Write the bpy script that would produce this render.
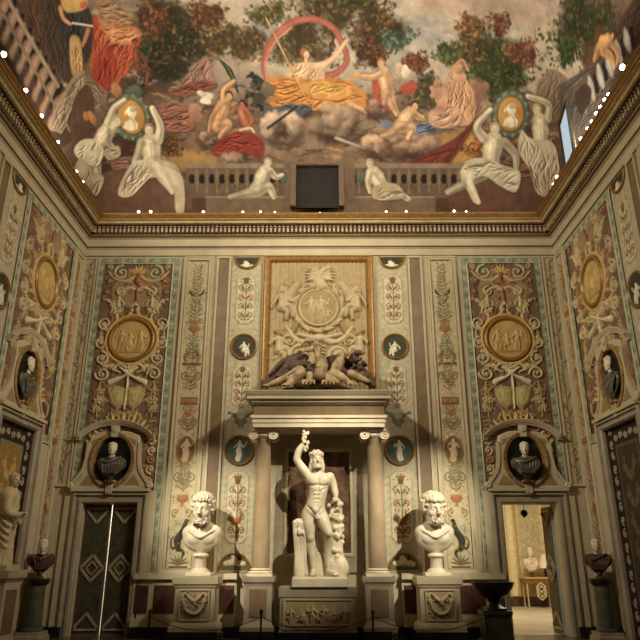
import bpy, bmesh, math, random
import numpy as np
from mathutils import Vector, Matrix

random.seed(7)
rng = np.random.default_rng(7)
for _o in list(bpy.data.objects):
    bpy.data.objects.remove(_o)
SC = bpy.context.scene
COL = SC.collection
PI = math.pi

# ------------------------------------------------------------------ camera
FPX, TILT, YAW = 650.0, math.radians(19.9), math.radians(0.32)
CAM = np.array([0.1, -15.0, 1.6])
_fw = np.array([-math.sin(YAW)*math.cos(TILT), math.cos(YAW)*math.cos(TILT), math.sin(TILT)])
_rt = np.array([math.cos(YAW), math.sin(YAW), 0.0])
_up = np.cross(_rt, _fw)
cd = bpy.data.cameras.new('camera')
cd.sensor_width = 36.0
cd.lens = 36.0*FPX/640.0
cd.clip_end = 200
cam = bpy.data.objects.new('camera', cd)
COL.objects.link(cam)
cam.matrix_world = Matrix(((_rt[0], _up[0], -_fw[0], CAM[0]), (_rt[1], _up[1], -_fw[1], CAM[1]),
                           (_rt[2], _up[2], -_fw[2], CAM[2]), (0, 0, 0, 1)))
SC.camera = cam

# ------------------------------------------------------------------ world, exposure, room lights and an added vault fill
SC.view_settings.view_transform = 'Standard'
SC.view_settings.look = 'None'
SC.view_settings.exposure = -0.08
SC.view_settings.gamma = 1.0
SC.view_settings.use_curve_mapping = False
wd = bpy.data.worlds.new('world')
SC.world = wd
wd.use_nodes = True
wd.node_tree.nodes['Background'].inputs[0].default_value = (1.0, 0.85, 0.62, 1)
wd.node_tree.nodes['Background'].inputs[1].default_value = 0.06

def lamp(name, kind, loc, target, energy, color=(1.0, 0.80, 0.52), **kw):
    l = bpy.data.lights.new(name, kind)
    l.energy = energy
    l.color = color
    for k, v in kw.items():
        setattr(l, k, v)
    o = bpy.data.objects.new(name, l)
    COL.objects.link(o)
    o.location = loc
    if target is not None:
        o.rotation_euler = (Vector(target)-Vector(loc)).to_track_quat('-Z', 'Y').to_euler()
    return o

WARM = (1.0, 0.89, 0.69)
# spotlights on the side cornices, thrown across the room on to the end wall
for s in (-1, 1):
    lamp('cornice_key', 'SPOT', (s*5.2, -7.2, 10.0), (-s*2.0, 0, 6.2), 2250, WARM,
         spot_size=math.radians(60), spot_blend=1.0, shadow_soft_size=0.04)
    lamp('bust_spot', 'SPOT', (s*5.3, -6.2, 6.6), (s*2.2, -0.5, 2.3), 3400, (1.0, 0.92, 0.74),
         spot_size=math.radians(27), spot_blend=0.8, shadow_soft_size=0.04)
    lamp('side_wall_spot', 'SPOT', (-s*4.6, -8.2, 10.0), (s*6.0, -2.2, 5.4), 1900, WARM,
         spot_size=math.radians(60), spot_blend=1.0, shadow_soft_size=0.1)
lamp('statue_spot', 'SPOT', (3.9, -9.0, 10.0), (0.0, -0.9, 2.7), 5600, (1.0, 0.9, 0.68),
     spot_size=math.radians(19), spot_blend=0.7, shadow_soft_size=0.05)
# lamps lying on the side cornice ledges that wash the vault
for s in (-1, 1):
    lamp('cove_wash', 'AREA', (s*5.45, -4.2, 9.95), (s*1.5, -3.2, 14.5), 230, WARM,
         shape='RECTANGLE', size=6.0, size_y=0.15)
lamp('vault_fill', 'AREA', (0.0, -16.4, 10.0), (0.0, -1.0, 14.4), 520, WARM, shape='RECTANGLE', size=10.0, size_y=0.3, spread=math.radians(48))  # added fill for the vault, hung behind the camera where no end wall stands

# ------------------------------------------------------------------ small helpers
def S(c):
    """sRGB 0..255 -> linear"""
    out = []
    for v in c[:3]:
        v = v/255.0
        out.append(v/12.92 if v <= 0.04045 else ((v+0.055)/1.055)**2.4)
    return tuple(out)

def pY(px, py, Y=0.0):
    """point of the plane y=Y seen at the photograph's (px,py)"""
    d = _fw*FPX+_rt*(px-320)+_up*(320-py)
    return CAM+(Y-CAM[1])/d[1]*d

def pX(px, py, X):
    d = _fw*FPX+_rt*(px-320)+_up*(320-py)
    return CAM+(X-CAM[0])/d[0]*d

def bp(px, py):
    p = pY(px, py)
    return (float(p[0]), float(p[2]))

_mats = {}
def mat(name, c, rough=0.6, c2=None, scale=6.0, bump=0.0, metal=0.0, detail=4.0, stretch=None, spec=0.4):
    """procedural stone / plaster: two colours mixed by noise"""
    if name in _mats:
        return _mats[name]
    m = bpy.data.materials.new(name)
    m.use_nodes = True
    nt = m.node_tree
    b = nt.nodes['Principled BSDF']
    b.inputs['Roughness'].default_value = rough
    b.inputs['Metallic'].default_value = metal
    b.inputs['Specular IOR Level'].default_value = spec
    if c2 is None:
        c2 = tuple(v*0.86 for v in c)
    tc = nt.nodes.new('ShaderNodeTexCoord')
    n = nt.nodes.new('ShaderNodeTexNoise')
    n.inputs['Scale'].default_value = scale
    n.inputs['Detail'].default_value = detail
    n.inputs['Roughness'].default_value = 0.6
    if stretch:
        mp = nt.nodes.new('ShaderNodeMapping')
        mp.inputs['Scale'].default_value = stretch
        nt.links.new(tc.outputs['Object'], mp.inputs['Vector'])
        nt.links.new(mp.outputs['Vector'], n.inputs['Vector'])
    else:
        nt.links.new(tc.outputs['Object'], n.inputs['Vector'])
    r = nt.nodes.new('ShaderNodeValToRGB')
    r.color_ramp.elements[0].position = 0.34
    r.color_ramp.elements[1].position = 0.66
    r.color_ramp.elements[0].color = S(c2)+(1,)
    r.color_ramp.elements[1].color = S(c)+(1,)
    nt.links.new(n.outputs['Fac'], r.inputs['Fac'])
    nt.links.new(r.outputs['Color'], b.inputs['Base Color'])
    if bump:
        bn = nt.nodes.new('ShaderNodeBump')
        bn.inputs['Strength'].default_value = bump
        bn.inputs['Distance'].default_value = 0.02
        nt.links.new(n.outputs['Fac'], bn.inputs['Height'])
        nt.links.new(bn.outputs['Normal'], b.inputs['Normal'])
    _mats[name] = m
    return m

def mat_paint(name, rough=0.75, amount=0.22, scale=9.0, spec=0.25):
    """painted surface: the pigment attribute of the mesh, mottled a little by noise"""
    if name in _mats:
        return _mats[name]
    m = bpy.data.materials.new(name)
    m.use_nodes = True
    nt = m.node_tree
    b = nt.nodes['Principled BSDF']
    b.inputs['Roughness'].default_value = rough
    b.inputs['Specular IOR Level'].default_value = spec
    at = nt.nodes.new('ShaderNodeAttribute')
    at.attribute_name = 'pigment'
    tc = nt.nodes.new('ShaderNodeTexCoord')
    n = nt.nodes.new('ShaderNodeTexNoise')
    n.inputs['Scale'].default_value = scale
    n.inputs['Detail'].default_value = 6
    nt.links.new(tc.outputs['Object'], n.inputs['Vector'])
    mr = nt.nodes.new('ShaderNodeMapRange')
    mr.inputs['From Min'].default_value = 0.3
    mr.inputs['From Max'].default_value = 0.7
    mr.inputs['To Min'].default_value = 1.0-amount
    mr.inputs['To Max'].default_value = 1.0+amount*0.5
    nt.links.new(n.outputs['Fac'], mr.inputs['Value'])
    mx = nt.nodes.new('ShaderNodeVectorMath')
    mx.operation = 'SCALE'
    nt.links.new(at.outputs['Color'], mx.inputs[0])
    nt.links.new(mr.outputs['Result'], mx.inputs['Scale'])
    nt.links.new(mx.outputs['Vector'], b.inputs['Base Color'])
    _mats[name] = m
    return m

def mat_glow(name, c, strength):
    if name in _mats:
        return _mats[name]
    m = bpy.data.materials.new(name)
    m.use_nodes = True
    nt = m.node_tree
    for n in list(nt.nodes):
        if n.type == 'BSDF_PRINCIPLED':
            nt.nodes.remove(n)
    e = nt.nodes.new('ShaderNodeEmission')
    e.inputs[0].default_value = S(c)+(1,)
    e.inputs[1].default_value = strength
    nt.links.new(e.outputs[0], nt.nodes['Material Output'].inputs[0])
    _mats[name] = m
    return m

def base_of(o):
    v = np.zeros(3)
    while o is not None:
        v += np.array(o.location)
        o = o.parent
    return v

def tag(o, label=None, cat=None, group=None, kind=None):
    if label: o['label'] = label
    if cat: o['category'] = cat
    if group: o['group'] = group
    if kind: o['kind'] = kind
    return o

def thing(name, label, cat, loc=(0, 0, 0), group=None):
    o = bpy.data.objects.new(name, None)
    o.empty_display_size = 0.2
    COL.objects.link(o)
    o.location = loc
    return tag(o, label, cat, group)

def mesh_obj(name, verts, faces, m, parent=None, smooth=False, colors=None, origin=None):
    """verts in world coordinates; stored relative to the parent"""
    V = np.asarray(verts, dtype=np.float64).reshape(-1, 3)
    off = base_of(parent) if parent is not None else np.array(origin if origin is not None else (0, 0, 0), float)
    V = V-off
    me = bpy.data.meshes.new(name)
    if isinstance(faces, np.ndarray):
        k = faces.shape[1]
        me.vertices.add(len(V))
        me.vertices.foreach_set('co', V.astype(np.float32).ravel())
        me.loops.add(faces.size)
        me.loops.foreach_set('vertex_index', faces.astype(np.int32).ravel())
        me.polygons.add(len(faces))
        me.polygons.foreach_set('loop_start', np.arange(0, faces.size, k, dtype=np.int32))
        me.update(calc_edges=True)
    else:
        me.from_pydata(V.tolist(), [], faces)
        me.update()
    if colors is not None:
        at = me.color_attributes.new('pigment', 'FLOAT_COLOR', 'POINT')
        c4 = np.ones((len(V), 4), np.float32)
        c4[:, :3] = colors
        at.data.foreach_set('color', c4.ravel())
    if smooth:
        me.polygons.foreach_set('use_smooth', np.ones(len(me.polygons), bool))
    me.materials.append(m)
    o = bpy.data.objects.new(name, me)
    COL.objects.link(o)
    if parent is not None:
        o.parent = parent
    elif origin is not None:
        o.location = origin
    return o

def copy_tree(o, parent=None):
    c = o.copy()
    COL.objects.link(c)
    c.parent = parent
    for ch in [x for x in bpy.data.objects if x.parent == o]:
        copy_tree(ch, c)
    return c

# wall charts: (a along the wall, b height, h out of the wall)
A = 6.0
def WB(a, b, h=0.0): return (a, -h, b)
def WL(a, b, h=0.0): return (-A+h, -a, b)
def WR(a, b, h=0.0): return (A-h, -a, b)

class MB:
    """collects boxes, mouldings and turned shapes that belong to one mesh"""
    def __init__(self):
        self.v = []; self.f = []
    def add(self, vs, fs):
        n = len(self.v)
        self.v += [tuple(map(float, p)) for p in vs]
        self.f += [tuple(i+n for i in f) for f in fs]
        return self
    def box(self, x0, x1, y0, y1, z0, z1, bev=0.0):
        if bev <= 0:
            vs = [(x, y, z) for z in (z0, z1) for y in (y0, y1) for x in (x0, x1)]
            return self.add(vs, [(0, 2, 3, 1), (4, 5, 7, 6), (0, 1, 5, 4), (2, 6, 7, 3), (0, 4, 6, 2), (1, 3, 7, 5)])
        b = bev
        prof = [(z0, b), (z0+b, 0), (z1-b, 0), (z1, b)]
        vs = []; fs = []
        for z, i in prof:
            vs += [(x0+i, y0+i, z), (x1-i, y0+i, z), (x1-i, y1-i, z), (x0+i, y1-i, z)]
        for k in range(3):
            for j in range(4):
                fs.append((4*k+j, 4*k+(j+1) % 4, 4*k+4+(j+1) % 4, 4*k+4+j))
        fs += [(3, 2, 1, 0), (12, 13, 14, 15)]
        return self.add(vs, fs)
    def wbox(self, M, a0, a1, b0, b1, h0, h1):
        vs = [M(a, b, h) for b in (b0, b1) for h in (h0, h1) for a in (a0, a1)]
        return self.add(vs, [(0, 2, 3, 1), (4, 5, 7, 6), (0, 1, 5, 4), (2, 6, 7, 3), (0, 4, 6, 2), (1, 3, 7, 5)])
    def stack(self, cx, cy, prof, closed=True):
        """rectangular plinth shape: prof = [(z, halfx, halfy)...]"""
        vs = []; fs = []
        for z, hx, hy in prof:
            vs += [(cx-hx, cy-hy, z), (cx+hx, cy-hy, z), (cx+hx, cy+hy, z), (cx-hx, cy+hy, z)]
        for k in range(len(prof)-1):
            for j in range(4):
                fs.append((4*k+j, 4*k+(j+1) % 4, 4*k+4+(j+1) % 4, 4*k+4+j))
        n = 4*(len(prof)-1)
        fs += [(3, 2, 1, 0), (n, n+1, n+2, n+3)]
        return self.add(vs, fs)
    def lathe(self, cx, cy, prof, n=32, sx=1.0, sy=1.0):
        """prof = [(r, z)...]"""
        vs = []; fs = []
        for r, z in prof:
            for i in range(n):
                t = 2*PI*i/n
                vs.append((cx+sx*r*math.cos(t), cy+sy*r*math.sin(t), z))
        for k in range(len(prof)-1):
            for i in range(n):
                fs.append((k*n+i, k*n+(i+1) % n, (k+1)*n+(i+1) % n, (k+1)*n+i))
        fs.append(tuple(range(n))[::-1])
        fs.append(tuple(range((len(prof)-1)*n, len(prof)*n)))
        return self.add(vs, fs)
    def loops(self, rings, closed=True):
        """rings of equal point count joined by quads; closed = each ring closes"""
        n = len(rings[0]); vs = [p for r in rings for p in r]; fs = []
        for k in range(len(rings)-1):
            for j in range(n if closed else n-1):
                fs.append((k*n+j, k*n+(j+1) % n, (k+1)*n+(j+1) % n, (k+1)*n+j))
        return self.add(vs, fs)
    def frame(self, M, a0, a1, b0, b1, prof):
        """mitred frame round a rectangle: prof = [(inset, h)...] from outside in"""
        return self.loops([[M(a0+i, b0+i, h), M(a1-i, b0+i, h), M(a1-i, b1-i, h), M(a0+i, b1-i, h)] for i, h in prof])
    def oval(self, M, ca, cb, ra, rb, prof, n=48, t0=0.0, t1=2*PI):
        full = abs(t1-t0-2*PI) < 1e-6
        k = n if full else n+1
        rings = []
        for i, h in prof:
            rings.append([M(ca+(ra-i)*math.cos(t0+(t1-t0)*j/n), cb+(rb-i)*math.sin(t0+(t1-t0)*j/n), h) for j in range(k)])
        return self.loops(rings, closed=full)
    def disc(self, M, ca, cb, ra, rb, h, n=48):
        vs = [M(ca, cb, h)]+[M(ca+ra*math.cos(2*PI*j/n), cb+rb*math.sin(2*PI*j/n), h) for j in range(n)]
        return self.add(vs, [(0, 1+j, 1+(j+1) % n) for j in range(n)])
    def strip(self, M, pts, prof, caps=True):
        """moulding swept along an open polyline in the wall; prof = [(offset to the left of travel, h)...]"""
        P = np.array(pts, float)
        T = np.gradient(P, axis=0)
        T /= np.linalg.norm(T, axis=1)[:, None]+1e-9
        N = np.stack([-T[:, 1], T[:, 0]], 1)
        rings = [[M(*(P[i]+N[i]*o), h) for o, h in prof] for i in range(len(P))]
        self.loops(rings, closed=True)
        if caps:
            n = len(self.v); k = len(prof)
            self.f.append(tuple(range(n-k, n)))
            self.f.append(tuple(range(n-k*len(P), n-k*len(P)+k))[::-1])
        return self
    def prism(self, M, pts, h0, h1):
        n = len(pts)
        vs = [M(a, b, h0) for a, b in pts]+[M(a, b, h1) for a, b in pts]
        fs = [tuple(range(n))[::-1], tuple(range(n, 2*n))]
        fs += [(j, (j+1) % n, n+(j+1) % n, n+j) for j in range(n)]
        return self.add(vs, fs)
    def tube(self, pts, r, n=10):
        P = np.array(pts, float)
        R = np.full(len(P), r) if np.isscalar(r) else np.array(r, float)
        T = np.gradient(P, axis=0); T /= np.linalg.norm(T, axis=1)[:, None]+1e-9
        rings = []
        up = np.array([0.0, 0.0, 1.0]) if abs(T[0, 2]) < 0.9 else np.array([1.0, 0, 0])
        for i in range(len(P)):
            u = np.cross(T[i], up); u /= np.linalg.norm(u)+1e-9
            up = np.cross(u, T[i])
            rings.append([tuple(P[i]+R[i]*(math.cos(t)*u+math.sin(t)*up)) for t in [2*PI*k/n for k in range(n)]])
        self.loops(rings)
        m = len(self.v)
        self.f.append(tuple(range(m-n, m)))
        self.f.append(tuple(range(m-n*len(P), m-n*len(P)+n))[::-1])
        return self
    def build(self, name, m, parent=None, smooth=False, origin=None, fix=True):
        o = mesh_obj(name, self.v, self.f, m, parent, smooth, None, origin)
        if fix:
            bm = bmesh.new(); bm.from_mesh(o.data)
            bmesh.ops.recalc_face_normals(bm, faces=bm.faces)
            bm.to_mesh(o.data); bm.free()
        if smooth:
            try:
                o.data.set_sharp_from_angle(angle=math.radians(38))
            except Exception:
                pass
        return o

# ------------------------------------------------------------------ brushes shared by reliefs and frescoes
def catmull(pts, n=8, closed=False):
    P = np.array(pts, float)
    if len(P) < 3:
        return P
    if closed:
        Q = np.vstack([P[-1], P, P[0], P[1]])
    else:
        Q = np.vstack([2*P[0]-P[1], P, 2*P[-1]-P[-2]])
    out = []
    t = np.linspace(0, 1, n, endpoint=False)[:, None]
    for i in range(1, len(Q)-2):
        a, b, c, d = Q[i-1], Q[i], Q[i+1], Q[i+2]
        out.append(0.5*((2*b)+(-a+c)*t+(2*a-5*b+4*c-d)*t*t+(-a+3*b-3*c+d)*t**3))
    if not closed:
        out.append(P[-1:])
    return np.vstack(out)

def k_chain(X, Y, P, R):
    """normalised distance to a tapering chain; 0 centre, 1 edge; and local radius"""
    best = np.full(X.shape, 9.0); rad = np.full(X.shape, float(np.max(R)))
    for i in range(len(P)-1):
        p, q = P[i], P[i+1]
        dx, dy = q[0]-p[0], q[1]-p[1]
        L = dx*dx+dy*dy+1e-12
        t = np.clip(((X-p[0])*dx+(Y-p[1])*dy)/L, 0, 1)
        r = R[i]+(R[i+1]-R[i])*t
        d = np.hypot(X-p[0]-t*dx, Y-p[1]-t*dy)/np.maximum(r, 1e-5)
        m = d < best
        best[m] = d[m]; rad[m] = r[m]
    return best, rad

def k_poly(X, Y, P):
    """signed distance to a polygon, negative inside"""
    P = np.asarray(P, float); n = len(P)
    dist = np.full(X.shape, 1e9); ins = np.zeros(X.shape, bool)
    for i in range(n):
        x1, y1 = P[i]; x2, y2 = P[(i+1) % n]
        dx, dy = x2-x1, y2-y1
        t = np.clip(((X-x1)*dx+(Y-y1)*dy)/(dx*dx+dy*dy+1e-12), 0, 1)
        dist = np.minimum(dist, np.hypot(X-x1-t*dx, Y-y1-t*dy))
        c = (y1 > Y) != (y2 > Y)
        if abs(dy) > 1e-12:
            ins ^= c & (X < (x2-x1)*(Y-y1)/(y2-y1)+x1)
    return np.where(ins, -dist, dist)

class Relief:
    """a rectangle of wall modelled as a fine grid: brushes raise it and lay pigment"""
    def __init__(self, a0, a1, b0, b1, res, col):
        self.na = max(3, int(round((a1-a0)/res))+1); self.nb = max(3, int(round((b1-b0)/res))+1)
        self.a = np.linspace(a0, a1, self.na); self.b = np.linspace(b0, b1, self.nb)
        self.X, self.Y = np.meshgrid(self.a, self.b)
        self.H = np.zeros(self.X.shape)
        self.C = np.tile(np.array(S(col)), self.X.shape+(1,)).astype(np.float64)
        self.res = res; self.keep = None
        self.ext = (a0, a1, b0, b1)
    def win(self, x0, x1, y0, y1):
        i0 = np.searchsorted(self.a, x0); i1 = np.searchsorted(self.a, x1)
        j0 = np.searchsorted(self.b, y0); j1 = np.searchsorted(self.b, y1)
        return (slice(max(0, j0-1), j1+1), slice(max(0, i0-1), i1+1))
    def lay(self, w, alpha, hgt, col):
        if hgt is not None:
            H = self.H[w]
            np.maximum(H, np.where(alpha > 0.25, hgt, -9), out=H)
        if col is not None:
            C = self.C[w]
            a = alpha[..., None]
            C += (np.array(S(col))-C)*a
    def chain(self, pts, r, col, h=0.0, smooth=True, flat=False, base=0.0):
        P = catmull(pts, 6) if smooth and len(pts) > 2 else np.array(pts, float)
        R = np.interp(np.linspace(0, 1, len(P)), np.linspace(0, 1, len(r)), r) if not np.isscalar(r) else np.full(len(P), r)
        m = R.max()+self.res
        w = self.win(P[:, 0].min()-m, P[:, 0].max()+m, P[:, 1].min()-m, P[:, 1].max()+m)
        X, Y = self.X[w], self.Y[w]
        if X.size == 0: return self
        d, rad = k_chain(X, Y, P, R)
        al = np.clip((1-d)*rad/self.res+0.5, 0, 1)
        hh = None
        if h:
            hh = base+(h if flat else h*np.sqrt(np.clip(1-d*d, 0, 1)))+0*d
        self.lay(w, al, hh, col)
        return self
    def ell(self, c, rx, ry, col, h=0.0, rot=0.0, flat=False, base=0.0):
        m = max(rx, ry)+self.res
        w = self.win(c[0]-m, c[0]+m, c[1]-m, c[1]+m)
        X, Y = self.X[w]-c[0], self.Y[w]-c[1]
        if X.size == 0: return self
        cs, sn = math.cos(rot), math.sin(rot)
        d = np.hypot((X*cs+Y*sn)/rx, (-X*sn+Y*cs)/ry)
        al = np.clip((1-d)*min(rx, ry)/self.res+0.5, 0, 1)
        hh = None
        if h:
            hh = base+(h if flat else h*np.sqrt(np.clip(1-d*d, 0, 1)))+0*d
        self.lay(w, al, hh, col)
        return self
    def ring(self, c, rx, ry, wd, col, h=0.0):
        t = np.linspace(0, 2*PI, 49)
        return self.chain(np.stack([c[0]+rx*np.cos(t), c[1]+ry*np.sin(t)], 1), wd, col, h, smooth=False)
    def poly(self, pts, col, h=0.0, round_=0.0, base=0.0):
        P = np.asarray(pts, float); m = self.res*2
        w = self.win(P[:, 0].min()-m, P[:, 0].max()+m, P[:, 1].min()-m, P[:, 1].max()+m)
        X, Y = self.X[w], self.Y[w]
        if X.size == 0: return self
        d = k_poly(X, Y, P)
        al = np.clip(-d/self.res+0.5, 0, 1)
        hh = None
        if h:
            hh = base+h*(np.sqrt(np.clip(-d/round_, 0, 1)) if round_ else 1.0)+0*d
        self.lay(w, al, hh, col)
        return self
    def rect(self, a0, a1, b0, b1, col, h=0.0):
        return self.poly([(a0, b0), (a1, b0), (a1, b1), (a0, b1)], col, h)
    def leaf(self, p, ang, L, W, col, h=0.0, bend=0.0):
        n = 7; s = np.linspace(0, 1, n)
        an = ang+bend*s
        q = np.array(p)+np.concatenate([[[0, 0]], np.cumsum(np.stack([np.cos(an), np.sin(an)], 1)[:-1]*L/(n-1), axis=0)])
        r = W*np.array([0.35, 0.8, 1.0, 0.95, 0.75, 0.45, 0.1])
        return self.chain(q, r, col, h, smooth=False)
    def scroll(self, c, r, turns, a0, sgn, wd, col, h=0.0, eye=True):
        t = np.linspace(0, 1, int(14*turns)+6)
        rr = r*(1-0.86*t); an = a0+sgn*2*PI*turns*t
        P = np.stack([c[0]+rr*np.cos(an), c[1]+rr*np.sin(an)], 1)
        self.chain(P, [wd, wd*0.5], col, h, smooth=False)
        if eye: self.ell((c[0], c[1]), wd*1.1, wd*1.1, col, h*1.1)
        return self
    def acanthus(self, p, ang, L, col, h, sgn=1, n=5, W=None):
        """curling leaf made of lobes along a bent rib"""
        W = W or L*0.2
        s = np.linspace(0, 1, 9); an = ang+sgn*1.5*s*s
        q = np.array(p)+np.concatenate([[[0, 0]], np.cumsum(np.stack([np.cos(an), np.sin(an)], 1)[:-1]*L/8, axis=0)])
        self.chain(q, [W*0.35, W*0.3, W*0.12], col, h)
        for i in range(1, n+1):
            k = int(i*7/n); f = 1-0.5*i/n
            for sd in (1, -1):
                self.leaf(q[k], an[k]+sd*0.95, W*1.35*f, W*0.33*f, col, h*0.85, bend=-sd*0.5)
        return self
    def flower(self, c, r, col, h, heart=(200, 160, 90), n=5, a0=0.3):
        for i in range(n):
            t = a0+2*PI*i/n
            self.ell((c[0]+0.6*r*math.cos(t), c[1]+0.6*r*math.sin(t)), r*0.42, r*0.34, col, h, rot=t)
        self.ell(c, r*0.28, r*0.28, heart, h*1.2)
        return self
    def person(self, c, s, col, h, seed=0, seated=False, shade=None, flip=1):
        """small carved or painted figure, s = height"""
        R = random.Random(seed); f = flip
        x, y = c
        P = lambda a, b: (x+f*a*s, y+b*s)
        d = shade or col
        if seated:
            self.chain([P(0, .30), P(.22, .34), P(.30, .05)], [.10*s, .085*s, .05*s], d, h*.8)
            self.chain([P(-.02, .28), P(.14, .20), P(.12, -.02)], [.10*s, .08*s, .05*s], d, h*.7)
            t0 = .30
        else:
            self.chain([P(.05, .50), P(.09, .27), P(.06, .02)], [.085*s, .065*s, .04*s], d, h*.8)
            self.chain([P(-.05, .50), P(-.07, .26), P(-.13, .03)], [.085*s, .065*s, .04*s], d, h*.75)
            self.chain([P(-.06, .52), P(.02, .30), P(-.03, .08)], [.10*s, .12*s, .15*s], d, h*.55)
            t0 = .50
        self.chain([P(0, t0), P(.02, t0+.18), P(0, t0+.30)], [.095*s, .11*s, .10*s], col, h)
        self.chain([P(.10, t0+.30), P(.20+R.uniform(0, .06), t0+.16), P(.27+R.uniform(-.06, .1), t0+R.uniform(.12, .42))], [.045*s, .036*s, .028*s], col, h*.8)
        self.chain([P(-.10, t0+.30), P(-.19-R.uniform(0, .06), t0+.14), P(-.18-R.uniform(-.08, .1), t0+R.uniform(-.05, .2))], [.045*s, .036*s, .028*s], col, h*.8)
        self.ell(P(.01, t0+.42), .066*s, .08*s, col, h*1.1)
        return self
    def mottle(self, amount, size, seed=1):
        """slow colour drift of old pigment"""
        r = np.random.default_rng(seed)
        gx = max(3, int((self.ext[1]-self.ext[0])/size)+2); gy = max(3, int((self.ext[3]-self.ext[2])/size)+2)
        g = r.uniform(1-amount, 1+amount, (gy, gx))
        fx = np.linspace(0, gx-1.001, self.na); fy = np.linspace(0, gy-1.001, self.nb)
        ix = fx.astype(int); iy = fy.astype(int); tx = (fx-ix)[None, :]; ty = (fy-iy)[:, None]
        n = (g[np.ix_(iy, ix)]*(1-tx)+g[np.ix_(iy, ix+1)]*tx)*(1-ty)+(g[np.ix_(iy+1, ix)]*(1-tx)+g[np.ix_(iy+1, ix+1)]*tx)*ty
        self.C *= n[..., None]
        return self
    def mask_oval(self, c, rx, ry):
        self.keep = np.hypot((self.X-c[0])/rx, (self.Y-c[1])/ry) <= 1.0
        return self
    def mask_poly(self, pts, inside=True):
        k = k_poly(self.X, self.Y, pts) <= self.res*0.5
        if not inside: k = ~k
        self.keep = k if self.keep is None else self.keep & k
        return self
    def build(self, name, M, h0, parent=None, m=None, smooth=True):
        i = np.arange(self.na*self.nb).reshape(self.nb, self.na)
        Fq = np.stack([i[:-1, :-1], i[:-1, 1:], i[1:, 1:], i[1:, :-1]], -1).reshape(-1, 4)
        o = M(0, 0, 0); ea = np.array(M(1, 0, 0))-o; eb = np.array(M(0, 1, 0))-o; eh = np.array(M(0, 0, 1))-o
        V = np.array(o)+self.X[..., None]*ea+self.Y[..., None]*eb+(self.H+h0)[..., None]*eh
        V = V.reshape(-1, 3); C = np.clip(self.C.reshape(-1, 3), 0, 1)
        if self.keep is not None:
            k = self.keep.reshape(-1)
            Fq = Fq[k[Fq].all(1)]
            idx = np.full(len(V), -1); used = np.unique(Fq)
            idx[used] = np.arange(len(used))
            V = V[used]; C = C[used]; Fq = idx[Fq]
        return mesh_obj(name, V, Fq, m or mat_paint('painted plaster'), parent, smooth, C)

# ------------------------------------------------------------------ sculptor: blended solids -> one smooth surface
def _rotm(rot):
    return np.array(Matrix.Rotation(rot[2], 3, 'Z') @ Matrix.Rotation(rot[1], 3, 'Y') @ Matrix.Rotation(rot[0], 3, 'X'))

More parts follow.
